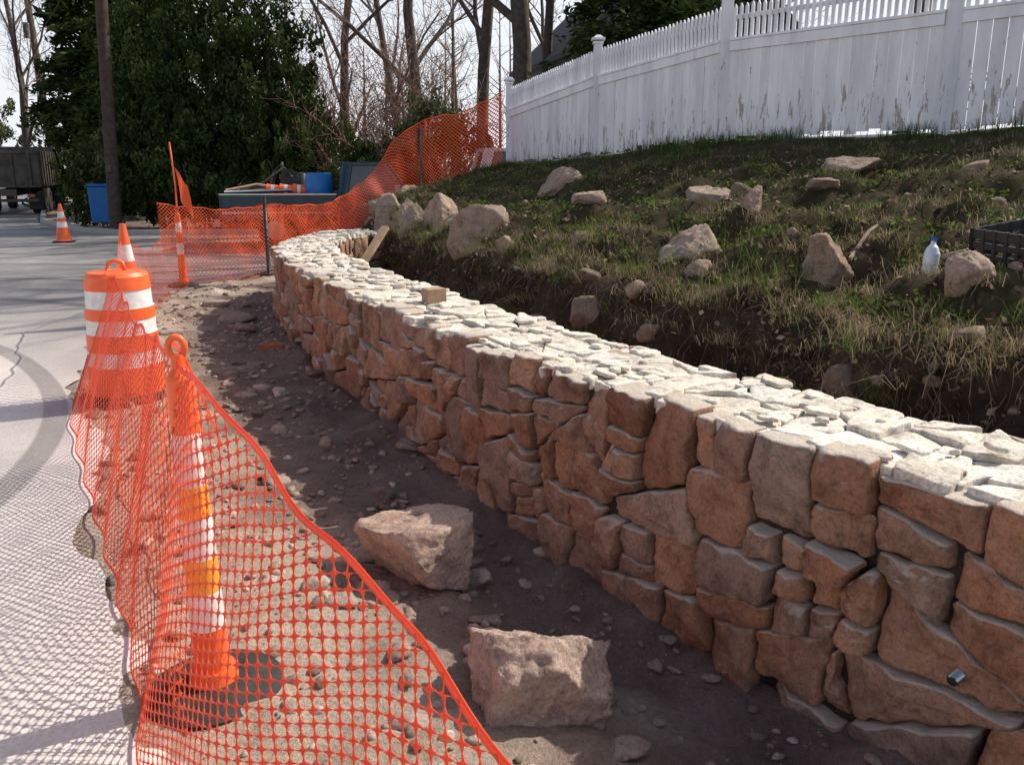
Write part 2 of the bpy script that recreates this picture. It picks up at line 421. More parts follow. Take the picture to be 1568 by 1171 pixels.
for poly in polys:
    cs=sum(p[0] for p in poly)/len(poly)
    if min(p[1] for p in poly)<.09: poly=clip(poly,(0.0,-1.0),-random.uniform(.005,.10))
    if len(poly)>=3 and max(p[1] for p in poly)>.6: poly=clip(poly,(0.0,1.0),random.uniform(.60,.70))
    if len(poly)<3 or area(poly)<.0012: continue
    cp.stone(poly,36 if cs<7.5 else 18,.05,random.gauss(0,.009),.045,.005,.007,bul=.35,rc=.12)
for _ in range(int(LW*10)):
    s0,t0=random.uniform(0,LW),random.uniform(.04,.6); r=random.uniform(.018,.085); a0=random.random()*6
    poly=[(s0+r*random.uniform(.6,1.4)*math.cos(a0+k*1.256),t0+.8*r*random.uniform(.6,1.4)*math.sin(a0+k*1.256)) for k in range(5)]
    cp.stone(poly,20,.015,random.uniform(.012,.026),.07,.003,.003,bul=.25,rc=.08)
A=np.array(cp.A); V=wmap(A[:,0],A[:,1],A[:,2]+ZT)
caps=fast('cap_stones',V,cp.F,M['cap'],rnd=cp.R,smooth=True)
ss=np.linspace(0,LW-.03,160); prof=[(.06,-.3),(.065,ZT-.05),(.10,ZT-.032),(.62,ZT-.032),(.64,-.3)]
V=np.vstack([wmap(ss,t,z) for t,z in prof]); n=len(ss)
F=[(k*n+i,k*n+i+1,(k+1)*n+i+1,(k+1)*n+i) for k in range(4) for i in range(n-1)]
core=fast('wall_core',V,F,M['core'])
es=Stones()
sd=[(random.uniform(0,.62),random.uniform(0,.75),0) for _ in range(12)]
for poly in cells(sd,(0,.64,-.05,ZT),.006): es.stone(poly,22,.12,random.gauss(0,.008),.06,.012)
A=np.array(es.A); V=wmap(np.full(len(A),LW-.02),A[:,0],A[:,1]); V[:,:2]+=A[:,2:3]*T[-1]
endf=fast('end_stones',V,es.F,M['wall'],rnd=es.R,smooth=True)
bs=Stones(); sd=[(random.uniform(0,LW),random.uniform(-.1,.7),random.choice([0,.006])) for _ in range(int(LW*16))]
for poly in cells(sd,(0,LW,-.3,ZT-.03),.008): bs.stone(poly,14,.06,random.gauss(0,.01),.06,.012)
A=np.array(bs.A); V=wmap(A[:,0],A[:,2]+.655,A[:,1])
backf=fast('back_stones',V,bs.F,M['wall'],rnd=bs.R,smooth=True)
wall=bpy.data.objects.new('stone_wall',None); COL.objects.link(wall)
for o in(face,caps,core,endf,backf): o.parent=wall
def sAt(x,y): return float(sdist(np.array([x]),np.array([y]))[1][0])
mb=MB(); sp=sAt(1.22,2.12); p0=wmap([sp],.1,.26)[0]; p1=wmap([sp],-.04,.25)[0]
mb.tube([p0,p1],.016,M['chrome'],14); mb.tube([p1+(p1-p0)*.002,p1+(p1-p0)*.02],.012,M['rubber'],14)
dp=mb.build('drain_pipe'); dp.parent=wall

# ---------------------------------------------------------------- ground
def axis(lo,hi,step,far):
    c=np.arange(lo,hi+1e-6,step); g=step*1.4; l=[];x=lo
    while x>-far: x-=g; g*=1.3; l.append(x)
    r=[];x=hi;g=step*1.4
    while x<far: x+=g; g*=1.3; r.append(x)
    return np.array(l[::-1]+list(c)+r)
gx=axis(-5.4,3.2,.04,420); gy=axis(.9,14.5,.045,420)
X,Y=np.meshgrid(gx,gy); D,Sg=sdist(X,Y)
ND=np.zeros_like(X); ED=np.zeros_like(X)
for i in range(X.shape[0]):
    for j in range(X.shape[1]):
        x,y=X[i,j],Y[i,j]
        if -6<x<4 and 0<y<15.5 and -2.4<D[i,j]<.4:
            ND[i,j]=fbm(x*3.0,y*3.0,1,6)*.6+.5*noise.noise(Vector((x*1.3,y*1.3,7))); ED[i,j]=fbm(x*1.1,y*1.1,5,3)
edge=-1.75+.3*ED
inz=np.clip((D-edge)/.18,0,1)*(D<.3)
inside=(X>-5.6)&(X<4)&(Y>-2)&(Y<15)
near=np.clip((5.2-Y)/2.5,0,1)
dip=-.17*near*np.exp(-((D+.15)/.55)**2)*(Y<6)
Z=-.02+inz*(.034+.06*ND+.03*np.abs(ND))+dip*inz
Z+=np.where(inz>0,.07*np.exp(-((D+1.15)/.3)**2)*np.clip(ED+.4,0,1),0)
Z+=inz*.05*np.exp(-((D+.02)/.12)**2)*(.6+ND)
Z=np.where((D>=.3)&inside,-.06,Z); Z=np.where(~inside,-.02,Z)
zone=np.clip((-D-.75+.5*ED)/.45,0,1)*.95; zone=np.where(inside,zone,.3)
ny,nx=X.shape; idx=np.arange(nx*ny).reshape(ny,nx)
F=np.stack([idx[:-1,:-1],idx[:-1,1:],idx[1:,1:],idx[1:,:-1]],-1).reshape(-1,4)
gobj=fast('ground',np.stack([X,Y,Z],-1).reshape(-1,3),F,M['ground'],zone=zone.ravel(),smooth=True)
def gz(x,y):
    i=min(max(np.searchsorted(gy,y)-1,0),ny-2); j=min(max(np.searchsorted(gx,x)-1,0),nx-2)
    return float(Z[i:i+2,j:j+2].mean())
eds=[]
for s in np.linspace(0,LW-.6,110):
    t=1.70+.10*math.sin(s*2.1)+.14*fbm(s*2.7,3,2,5); p=wmap([s],-t,0)[0]
    if (not eds or p[1]>eds[-1][1]+.02) and p[1]<12.6: eds.append((float(p[0]),float(p[1])))
rv=[];rf=[]
pts=[(4.0,-12.0)]+eds
for (x,y) in pts: rv+=[(x,y,.004),(-30.0,y,.004)]
for k in range(len(pts)-1): rf.append((2*k,2*k+2,2*k+3,2*k+1))
xe,ye=eds[-1]
far=[(-30.0,ye),(xe,ye),(-3.9,14.2),(-2.6,17.3),(0,18.2),(14,20.5),(14,26.5),(-2,22.4),(-9.6,21.7),(-11.2,22.7),(-14.5,27),(-42,80),(-160,300),(-210,300),(-60,80),(-34,27)]
b0=len(rv); rv+=[(x,y,.004) for x,y in far]
for t in tessellate_polygon([[Vector((x,y,0)) for x,y in far]]): rf.append(tuple(b0+q for q in t))
me=bpy.data.meshes.new('road'); me.from_pydata(rv,[],rf); me.update(); me.materials.append(M['road'])
ro=bpy.data.objects.new('road',me); COL.objects.link(ro)
mb=MB(); kp=[(14,26.6),(-2,22.5),(-9.6,21.8),(-11.15,22.85),(-14.4,27.1),(-42,80.2)]
for a,b in zip(kp[:-1],kp[1:]):
    a=Vector(a);b=Vector(b);d=b-a
    mb.box(((a.x+b.x)/2,(a.y+b.y)/2,.05),(d.length,.15,.16),M['kerb'],Matrix.Rotation(math.atan2(d.y,d.x),3,'Z'))
mb.build('kerb',bevel=.015)

# ---------------------------------------------------------------- bank
R=[(6.6,-1.2,.95),(4.4,.8,.93),(2.95,2.35,.92),(1.98,3.7,.9),(1.35,5.4,.86),(.3,7.6,.84),(-.7,10,.84),(-1.6,12.5,.92),(-2.1,14.8,1.05),(-1.7,16.4,.75),(-1.3,17.3,.05)]
Fp=[(15,3.2,2.5),(11,5.6,2.35),(8.0,7.3,2.2),(5.6,8.5,2.03),(3.9,9.6,1.94),(2.54,10.99,1.92),(1.26,13.53,1.78),(.35,15.6,1.70),(-.05,16.5,1.65),(.3,17.4,1.3),(.8,18.0,.1)]
ni=300; Rc=catmull(R,ni); Fc=catmull(Fp,ni)
NB=22
cols=[('b',k/NB) for k in range(NB)]+[('s',k/90) for k in range(90)]+[('g',k/20) for k in range(21)]
BP=np.zeros((ni,len(cols),3)); BZ=np.zeros((ni,len(cols)))
for i in range(ni):
    r=Rc[i].copy(); f=Fc[i]; dr=(f-r)[:2]; dr/=np.linalg.norm(dr)
    r[:2]+=dr*(.26*fbm(r[0]*1.6,r[1]*1.6,4,4)); r[2]+=.09*fbm(r[0]*2.2,r[1]*2.2,14,3)
    b=np.array([r[0]-dr[0]*.55,r[1]-dr[1]*.55,-.2]); g=np.array([f[0]+dr[0]*22,f[1]+dr[1]*22,max(f[2],.0)+.7 if f[2]>1.2 else f[2]])
    for j,(k,t) in enumerate(cols):
        if k=='b':
            p=b+(r-b)*t; p[2]=b[2]+(r[2]-b[2])*math.sin(t*math.pi/2)**.9
            q=.15*fbm(p[0]*3,p[1]*3,p[2]*3.5,6); p[:2]+=dr*q; BZ[i,j]=max(0,t-.7)*2
        elif k=='s':
            p=r+(f-r)*t; p[2]+=.05*math.sin(math.pi*t)
            am=.19*(1-t)**.6*(t<.995)+.012; p[2]+=am*fbm(p[0]*1.9,p[1]*1.9,0,7)+.03*fbm(p[0]*9,p[1]*9,3,4)
            q=.15*fbm(p[0]*3,p[1]*3,r[2]*3.5,6)*max(0,1-t*8); p[:2]+=dr*q
            BZ[i,j]=min(1,.25+t*3+.9*fbm(p[0]*2,p[1]*2,8,4))
        else:
            p=f+(g-f)*t; p[2]+=.02*fbm(p[0]*2,p[1]*2); BZ[i,j]=1
        BP[i,j]=p
nj=len(cols); idx=np.arange(ni*nj).reshape(ni,nj)
F=np.stack([idx[:-1,:-1],idx[:-1,1:],idx[1:,1:],idx[1:,:-1]],-1).reshape(-1,4)
bank=fast('grassy_bank_terrain',BP.reshape(-1,3),F,M['bank'],zone=np.clip(BZ,0,1).ravel(),smooth=True)
bvh=BVHTree.FromPolygons([tuple(v) for v in BP.reshape(-1,3)],[tuple(int(q) for q in f) for f in F])
def bz(x,y,dflt=0):
    h=bvh.ray_cast(Vector((x,y,9)),Vector((0,0,-1)))
    return h[0].z if h[0] else dflt
def bsample(i,j):
    i0=np.clip(i.astype(int),0,ni-2); j0=np.clip(j.astype(int),0,nj-2); a=(i-i0)[:,None]; b=(j-j0)[:,None]
    return (BP[i0,j0]*(1-a)*(1-b)+BP[i0+1,j0]*a*(1-b)+BP[i0,j0+1]*(1-a)*b+BP[i0+1,j0+1]*a*b)
IHI=ni-16; ILO=36

def blades(name,P,h,w,lean,rnd,mat):
    n=len(P); az=rng.uniform(0,2*np.pi,n); d=np.stack([np.cos(az),np.sin(az),0*az],1)
    side=np.stack([-np.sin(az+rng.normal(0,.5,n)),np.cos(az),0*az],1)
    h=h[:,None]; w=w[:,None]; L=lean[:,:] if lean.ndim==2 else d*lean[:,None]
    up=np.array([0,0,1.])
    m1=P+up*h*.5+L*h*.3; tp=P+up*h*(1-.35*np.minimum(1,np.linalg.norm(L,axis=1,keepdims=True)))+L*h
    V=np.stack([P-side*w,P+side*w,m1+side*w*.7,m1-side*w*.7,tp+side*w*.12,tp-side*w*.12],1).reshape(-1,3)
    b=np.arange(n)[:,None]*6
    F=np.vstack([b+np.array([0,1,2,3]),b+np.array([3,2,4,5])])
    return fast(name,V,F,mat,rnd=np.repeat(rnd,6))
def cl(P,sc,off): 
    return np.array([noise.noise(Vector((p[0]*sc,p[1]*sc,off))) for p in P])
n=120000
i=IHI-rng.uniform(0,1,n)**1.0*(IHI-ILO); j=NB-3+rng.uniform(0,1,n)**1.1*92
P=bsample(i,j); c1=cl(P,1.3,3)+.9*cl(P,4.5,6)
keep=(c1>rng.uniform(-.3,.55,n)); P=P[keep];c1=c1[keep]; j=j[keep]; n=len(P)
dry_or_lit=cl(P,1.7,11)+.35*rng.normal(0,1,n)+np.where(j<NB+10,.3,.03)
rnd=np.where(dry_or_lit>.12,rng.uniform(.6,.95,n),rng.uniform(0,.52,n))
h=rng.uniform(.015,.06,n)*(1+1.5*np.clip(c1,0,1))
blades('grass',P,h,rng.uniform(.0015,.0035,n),rng.uniform(.2,1.3,n),rnd,M['grass'])
Ps=[];Ls=[];Hs=[];Rs=[]
for _ in range(1200):
    ii=random.uniform(ILO,IHI); jj=NB+random.choice([-14,-11,-9,-6,-5,-3,-2,-1,0,0,1,1,2,3,6,10,15,25]); c=bsample(np.array([ii]),np.array([float(jj)]))[0]
    k=random.randint(15,60); sp=random.uniform(.03,.13)
    a0=Rc[int(ii)]-Fc[int(ii)]; a0=a0[:2]/np.linalg.norm(a0[:2])
    dryc=random.random()<.8; dk=random.uniform(-.08,.08)
    for q in range(k):
        Ps.append(c+np.array([random.gauss(0,sp),random.gauss(0,sp),-.015]))
        m=random.uniform(.3,1.5); an=random.gauss(0,.7); ca,sa=math.cos(an),math.sin(an)
        Ls.append(((a0[0]*ca-a0[1]*sa)*m,(a0[0]*sa+a0[1]*ca)*m,-.75*m*random.random() if dryc else .1)); Hs.append(random.uniform(.04,.19)); Rs.append((random.uniform(.60,.92) if dryc else random.uniform(.1,.5))+dk)
blades('dry_grass',np.array(Ps),np.array(Hs),np.random.default_rng(1).uniform(.001,.0024,len(Ps)),np.array(Ls),np.array(Rs),M['grass'])
Ps=[];Hs=[];Ls=[]
F3=[(6.0,8.15),(5.3,8.3),(5.7,8.25),(4.5,8.7),(2.9,10.4),(1.7,12.4),(2.1,11.6),(3.4,9.8),(.9,13.9)]
for k in range(26):
    t=random.random()*4; a=[(-.05,16.4),(1.2,13.4),(2.45,10.85),(4.25,9.0),(6.8,7.8)]; q=int(t); F3.append((a[q][0]+(a[q+1][0]-a[q][0])*(t-q),a[q][1]+(a[q+1][1]-a[q][1])*(t-q)-.05))
for q,(x,y) in enumerate(F3):
    big=q<3
    for k in range(170 if big else 60):
        px,py=x+random.gauss(0,.13 if big else .2),y+random.gauss(0,.1)
        Ps.append((px,py,bz(px,py,1.9)-.01)); Hs.append(random.uniform(.15,.45) if big else random.uniform(.06,.2)); a=random.random()*6.28; m=random.uniform(0,.5); Ls.append((m*math.cos(a),m*math.sin(a),0))
blades('grass_tuft',np.array(Ps),np.array(Hs),np.full(len(Ps),.004),np.array(Ls),rng.uniform(0,.3,len(Ps)),M['grass'])
def quads(P,size,rnd,name,mat,flat=0.,asp=.6):
    n=len(P); a=rng.normal(0,1,(n,3)); a[:,2]*=(1-flat); a/=np.linalg.norm(a,axis=1)[:,None]
    b=rng.normal(0,1,(n,3)); b[:,2]*=(1-flat); b-=a*(a*b).sum(1)[:,None]; b/=np.linalg.norm(b,axis=1)[:,None]
    s=size[:,None]
    V=np.stack([P-a*s,P-b*s*asp,P+a*s,P+b*s*asp],1).reshape(-1,3)
    F=np.arange(4*n).reshape(-1,4)
    return fast(name,V,F,mat,rnd=np.repeat(rnd,4))
n=30000; i=rng.uniform(ILO,IHI,n); j=4+rng.uniform(0,1,n)**1.5*90; P=bsample(i,j); kp_=cl(P,2.3,21)>rng.uniform(-.5,.5,n); P=P[kp_]; n=len(P); P[:,2]+=.012
quads(P,rng.uniform(.006,.030,n),rng.uniform(0,1,n)**1.2,'leaf_litter',M['litter'],.6)
Ps=[];Rr=[]
for _ in range(380):
    ii=random.uniform(ILO,IHI-14); jj=NB+1+random.random()**1.5*55; c=bsample(np.array([ii]),np.array([jj]))[0]
    for q in range(random.randint(15,70)): Ps.append(c+np.array([random.gauss(0,.07),random.gauss(0,.07),random.uniform(.0,.06)])); Rr.append(random.uniform(.05,.57))
quads(np.array(Ps),rng.uniform(.007,.019,len(Ps)),np.array(Rr),'weeds',M['grass'],.5,.7)
mb=MB()
for _ in range(480):
    ii=random.uniform(60,IHI); c=bsample(np.array([ii]),np.array([random.uniform(NB-13,NB)]))[0]
    a0=Rc[int(ii)]-Fc[int(ii)]; a0=a0[:2]/np.linalg.norm(a0[:2]); p=Vector(c); path=[p.copy()]
    d=Vector((a0[0],a0[1],random.uniform(-.6,.2)))
    for q in range(5):
        d=(d+Vector((random.gauss(0,.35),random.gauss(0,.35),-.35))).normalized(); p=p+d*random.uniform(.03,.08); path.append(p.copy())
    mb.tube(path,[.0035,.003,.0024,.002,.0014,.001],M['twig'],3)
mb.build('exposed_roots')

# ---------------------------------------------------------------- rocks
def ico(sub):
    bm=bmesh.new(); bmesh.ops.create_icosphere(bm,subdivisions=sub,radius=1); V=np.array([v.co[:] for v in bm.verts]); F=np.array([[v.index for v in f.verts] for f in bm.faces]); bm.free(); return V,F
ICO={k:ico(k) for k in(1,2,3,5,6)}
def rockgeo(sub,size,k=14,nz=.05,rg=rng):
    V,F=ICO[sub]; n=rg.normal(0,1,(k,3)); n/=np.linalg.norm(n,axis=1)[:,None]; d=rg.uniform(.55,.95,k)
    dots=V@n.T; r=np.where(dots>.05,d/np.maximum(dots,.05),9).min(1); r=np.minimum(r,1.25)
    P=V*r[:,None]
    if nz and sub>2:
        off=rg.uniform(0,50)
        P*=1+np.array([nz*noise.fractal(Vector(v*2.2)+Vector((off,0,0)),.7,2.,7) for v in P])[:,None]
    return P*np.array(size),F
def place_rock(name,c,size,rz,tilt=0,k=14,seed=0,rd=.5,mat='rock',sub=3,nz=.08):
    rg=np.random.default_rng(seed); V,F=rockgeo(sub,size,k,nz,rg)
    m=np.array(Matrix.Rotation(rz,3,'Z')@Matrix.Rotation(tilt,3,'X')); V=V@m.T+np.array(c)
    return fast(name,V,F,M[mat],rnd=np.full(len(V),rd),smooth=(sub>4))
place_rock('boulder',(-.36,3.3,.06),(.25,.21,.19),.1,.12,9,3,.45,sub=6,nz=.07)
place_rock('boulder',(.05,2.42,.0),(.23,.26,.21),1.1,-.1,9,17,.9,sub=6,nz=.10)
bk=[((-2.0,13.6),.26,.24),((-1.75,12.9),.32,.26),((-1.25,11.6),.26,.26),((-.30,9.35),.34,.32),((-.85,11.0),.34,.24),((.60,10.5),.34,.2),((1.9,7.0),.14,.10),((1.38,6.6),.22,.26),((.55,6.5),.17,.16),((-.05,8.4),.16,.15),((1.84,5.2),.17,.17),((1.83,8.2),.26,.15),((2.6,7.4),.12,.07),((-2.2,14.7),.3,.24),((-1.9,15.2),.3,.2),((-1.45,12.2),.22,.22),((-.62,10.2),.2,.2),((.75,8.9),.16,.11),((2.15,4.1),.13,.12),((3.0,7.9),.2,.10)]
for q,((x,y),w,h) in enumerate(bk):
    z=bz(x,y,.8)
    o=place_rock('fieldstone',(x,y,z+h*.18),(w,w*.8,h),q*1.3,.2,10,40+q,.35+.6*random.random(),mat='bankrock',sub=5,nz=.09)
Vs=[];Fs=[];Rs=[];n0=0
for q in range(260):
    jj=random.uniform(2,NB+2) if q<190 else NB+random.random()**1.5*60
    c=bsample(np.array([random.uniform(ILO,IHI)]),np.array([jj]))[0]; r=random.uniform(.015,.045) if random.random()<.85 else random.uniform(.06,.11)
    V,F=rockgeo(3,(r*random.uniform(.8,1.4),r,r*.8),10,.08); V=V@np.array(Matrix.Rotation(random.random()*6,3,'Z')).T
    Vs.append(V+c); Fs.append(F+n0); n0+=len(V); Rs+=[random.random()*.5]*len(V)
fast('embedded_stones',np.vstack(Vs),np.vstack(Fs),M['bankrock'],rnd=Rs)
Vs=[];Fs=[];Rs=[];n0=0
for q in range(9500):
    s=random.uniform(1.2,LW-.3); t=-random.random()**1.1*1.68-.03; p=wmap([s],t,0)[0]
    if noise.noise(Vector((p[0]*1.5,p[1]*1.5,3)))<random.uniform(-.6,.3): continue
    r=.004+.026*random.random()**4
    if random.random()<.014: r=random.uniform(.03,.06)
    V,F=rockgeo(3 if r>.029 else (2 if r>.016 else 1),(r*random.uniform(.8,1.6),r,r*.6),8,.06); a=random.random()*6.28; V=V@np.array(Matrix.Rotation(a,3,'Z')@Matrix.Rotation(random.gauss(0,.3),3,'X')).T
    z=gz(p[0],p[1])
    Vs.append(V+np.array([p[0],p[1],z+r*.12])); Fs.append(F+n0); n0+=len(V); Rs+= [random.random()]*len(V)
for q,(x,y,r) in enumerate([(-3.0,9.2,.22),(-2.7,8.6,.15),(-3.5,10.3,.16),(-3.3,8.3,.12),(-.62,2.9,.07),(-.1,2.95,.06),(-.28,2.2,.06),(-1.9,6.0,.08),(-.2,3.75,.06),(.33,2.2,.07)]):
    V,F=rockgeo(3,(r,r*.8,r*.32),9,.08); Vs.append(V+np.array([x,y,gz(x,y)+r*.1])); Fs.append(F+n0); n0+=len(V); Rs+=[random.random()*.6+.2]*len(V)
fast('gravel',np.vstack(Vs),np.vstack(Fs),M['gravelm'],rnd=Rs)
mb=MB(); mb.box((0,0,0),(.2,.095,.06),M['brick']); mb.build('brick',(-2.15,7.6,.06),.3,.004)
b=wmap([sAt(-.62,5.0)],.3,.0)[0]; mb=MB(); mb.box((0,0,0),(.13,.10,.09),M['wood']); mb.build('wood_block',(b[0]-.12,b[1]+.35,ZT+.055),.5,.004)
mb=MB(); mb.box((0,0,0),(.9,.1,.05),M['wood'],Matrix.Rotation(-.6,3,'Y')); mb.build('wood_plank',(-1.75,10.9,.62),1.2,.003)
z=bz(2.3,4.8); mb=MB(); mb.lathe([(.001,0),(.04,0),(.042,.02),(.042,.055),(.038,.065),(.042,.075),(.042,.13),(.03,.165),(.014,.185),(.014,.2),(.016,.2,M['blue']),(.016,.222,M['blue']),(.001,.222)],M['bottle']); mb.build('water_bottle',(2.3,4.8,z-.01),rot=(-.1,.08,0))
mb=MB()
z=bz(2.85,4.55)
for sx,sy,ln,ax in((0,-.2,.5,0),(0,.2,.5,0),(-.25,0,.4,1),(.25,0,.4,1)):
    R3=Matrix.Rotation(math.pi/2*ax,3,'Z')
    for k in range(5): mb.box((sx,sy,.03+k*.055),(ln,.012,.03 if k<4 else .045),M['crate'],R3)
    for k in range(7):
        u=(k/6-.5)*ln; off=R3@Vector((u,0,0)); mb.box((sx+off.x,sy+off.y,.14),(.018,.018,.27),M['crate'],R3)
mb.box((0,0,.012),(.5,.4,.015),M['crate'])
mb.build('plastic_crate',(2.62,4.3,z-.10),.35,rot=(.05,-.12,.35))
n=500; P=np.stack([2.62+rng.uniform(-.2,.2,n),4.3+rng.uniform(-.16,.16,n),z+rng.uniform(-.07,.08,n)],1)
lf=quads(P,rng.uniform(.015,.035,n),rng.uniform(0,.7,n),'crate_leaves',M['litter'])
mb=MB(); mb.tube([(2.05,5.3,bz(2.05,5.3)+.03),(2.25,5.55,bz(2.25,5.55)+.06),(2.4,5.8,bz(2.4,5.8)+.05)],[.014,.012,.009],M['twig'],6); mb.build('fallen_branch')

# ---------------------------------------------------------------- picket fence
FP=[(-.05,16.5,1.65,1.55),(1.26,13.53,1.78,1.71),(2.54,10.99,1.92,1.73),(4.34,9.14,1.94,1.74),(6.8,7.95,2.1,1.75),(9.0,6.75,2.25,1.75)]
mb=MB(); W_=M['fence']
for (x,y,z,h) in FP:
    z0=z-.3
    mb.add([(x+a*.06,y+b_*.06,zz) for zz in(z0,z+h-.12) for a,b_ in((-1,-1),(1,-1),(1,1),(-1,1))],[(0,1,5,4),(1,2,6,5),(2,3,7,6),(3,0,4,7),(4,5,6,7)],W_,low=[1]*4+[0]*4)
    mb.box((x,y,z+h-.105),(.15,.15,.03),W_,r=.9); mb.box((x,y,z+h-.055),(.19,.19,.03),W_,r=.9); mb.box((x,y,z+h-.02),(.17,.17,.05),W_,taper=.3,r=.9)
for a,b_ in zip(FP[:-1],FP[1:]):
    A_=Vector(a[:3]);B_=Vector(b_[:3]); d=B_-A_; dh=Vector((d.x,d.y,0)); L=dh.length; u=dh/L; nrm=Vector((u.y,-u.x,0))
    if nrm.dot(Vector((0,-1,0)))<0: nrm=-nrm
    sl=d.z/L
    s0=.075; nb=int((L-.15)/.135); bw=(L-.15)/nb
    hb=lambda s:A_.z+sl*s
    ha,hb2=a[3]-.60,b_[3]-.60
    def ht(s): return ha+(hb2-ha)*s/L
    def slab(s1,s2,z1a,z1b,z2a,z2b,o1,o2,low0,r=None):
        vs=[]
        for o in(o1,o2):
            for s,zz in((s1,z1a),(s2,z1b),(s2,z2b),(s1,z2a)):
                q=A_+u*s+nrm*o; vs.append((q.x,q.y,zz))
        mb.add(vs,[(0,1,2,3),(7,6,5,4),(0,4,5,1),(1,5,6,2),(2,6,7,3),(3,7,4,0)],W_,r=r,low=[low0,low0,0,0]*2)
    for k in range(nb):
        s1=s0+k*bw+.0024; s2=s1+bw-.0048; o=random.uniform(-.003,.003); bt=random.uniform(-.03,.03)
        slab(s1,s2,hb(s1)+.05+bt,hb(s2)+.05+bt,hb(s1)+ht(s1),hb(s2)+ht(s2),-.01+o,.01+o,1)
    slab(s0,L-s0,hb(s0)+.3,hb(L-s0)+.3,hb(s0)+.4,hb(L-s0)+.4,-.05,-.014,0,.3)
    slab(s0,L-s0,hb(s0)+ht(s0)-.10,hb(L-s0)+ht(L)-.10,hb(s0)+ht(s0)+.01,hb(L-s0)+ht(L)+.01,.015,.035,0,.9)
    slab(s0,L-s0,hb(s0)+ht(s0)+.012,hb(L-s0)+ht(L)+.012,hb(s0)+ht(s0)+.04,hb(L-s0)+ht(L)+.04,-.035,.05,0,.95)
    slab(s0,L-s0,hb(s0)-.08,hb(L-s0)-.08,hb(s0)+.02,hb(L-s0)+.02,-.04,-.016,1,.3)
    slab(s0,L-s0,hb(s0)+ht(s0)+.25,hb(L-s0)+ht(L)+.25,hb(s0)+ht(s0)+.30,hb(L-s0)+ht(L)+.30,-.03,-.012,0,.8)
    npk=int((L-.16)/.075); pw=(L-.16)/npk
    for k in range(npk):
        c=s0+pw*(k+.5); hw=.02; z1=hb(c)+ht(c)+.042; z2=z1+.33+random.uniform(-.006,.006)
        slab(c-hw,c+hw,z1,z1,z2,z2,-.01,.01,0)
        q=A_+u*c; vs=[]
        for s_,zz in((-hw,z2),(hw,z2),(0,z2+.045)):
            for o in(-.01,.01): w_=q+u*s_+nrm*o; vs.append((w_.x,w_.y,zz))
        mb.add(vs,[(0,2,4),(1,5,3),(2,3,5,4),(0,4,5,1)],W_)
mb.build('picket_fence')

# ---------------------------------------------------------------- orange nets
def net(name,top,bot,a,b,bil=.06,ratio=.8,seed=0,solid=True):
    n=300
    Tp=catmull(top,n); Bt=catmull(bot,n)
    s=np.concatenate([[0],np.cumsum(np.linalg.norm(np.diff((Tp+Bt)/2,axis=0),axis=1))]); L=s[-1]; s/=L
    H=np.linalg.norm(Tp-Bt,axis=1).mean()
    dT=np.gradient(Tp,axis=0); nn=np.stack([-dT[:,1],dT[:,0],0*dT[:,0]],1); nn/=np.linalg.norm(nn,axis=1)[:,None]
    def ev(u,v):
        g=lambda A,k:np.interp(u,s,A[:,k])
        t_=np.stack([g(Tp,k) for k in range(3)],-1); b_=np.stack([g(Bt,k) for k in range(3)],-1); m=np.stack([g(nn,k) for k in range(3)],-1)
        x=u*L
        w=bil*(np.sin(np.pi*np.clip(v,0,1))*(.5*np.sin(x*2.1+seed)+.35*np.sin(x*5.3+v*2+seed*2))+.26*np.sin(x*11+v*5+seed)*(1-v*.6))
        sag=.012*np.sin(x*7+seed)+.008*np.sin(x*17+2*seed)
        p=b_+(t_-b_)*v[...,None]+m*w[...,None]; p[...,2]+=sag*v
        return p
    rows=int(H/b); nc=int(L/(2*a))
    ox=np.array([1,.5,0,-.5,-1,-.5,0,.5]); oy=np.array([0,.5,1,.5,0,-.5,-1,-.5])
    ix=np.array([.82,.56,0,-.56,-.82,-.56,0,.56])*ratio/.8; iy=np.array([0,.48,.76,.48,0,-.48,-.76,-.48])*ratio/.8
    jj,ii=np.meshgrid(np.arange(1,rows),np.arange(nc),indexing='ij')
    cu=((ii+.5*(jj%2)+.5)*2*a/L).ravel(); cv=(jj/rows).ravel()
    U=np.concatenate([cu[:,None]+ox*a/L,cu[:,None]+ix*a/L],1); Vv=np.concatenate([cv[:,None]+oy/rows,cv[:,None]+iy/rows],1)
    ok=(cu<1-a/L); U=U[ok];Vv=Vv[ok]; P=ev(U,Vv); m=len(U)
    base=np.arange(m)[:,None]*16
    F=np.vstack([base+np.array([k,(k+1)%8,8+(k+1)%8,8+k]) for k in range(8)])
    V=P.reshape(-1,3)
    uu=np.linspace(0,1,int(L/.03)); off=len(V); ex=[];ef=[]
    for v0,v1 in((1-.4*b/H,1+.3*b/H),(-.2*b/H,.35*b/H)):
        k0=off+sum(len(e) for e in ex); q=np.concatenate([ev(uu,uu*0+v0),ev(uu,uu*0+v1)]); ex.append(q); nn_=len(uu)
        i_=np.arange(nn_-1)[:,None]; ef.append(k0+np.hstack([i_,i_+1,nn_+i_+1,nn_+i_]))
    V=np.vstack([V]+ex); F=np.vstack([F]+ef)
    o=fast(name,V,F,M['net'],smooth=True)
    if solid:
        md=o.modifiers.new('s','SOLIDIFY'); md.thickness=.002; md.offset=0
    return o
net('orange_safety_fence',
  [(-3.0,6.2,.84),(-2.62,5.70,.92),(-1.9,4.3,.88),(-.97,2.43,1.08),(-.54,1.77,1.0),(-.24,1.37,.9),(0,1.04,.8),(.3,.62,.68)],
  [(-3.1,6.2,.02),(-2.95,5.6,.02),(-2.12,4.1,.02),(-1.33,2.72,.02),(-1.08,2.2,.02),(-.85,1.75,.02),(-.55,1.3,.02),(-.2,.85,.02)],.027,.023,.045,.76,1)
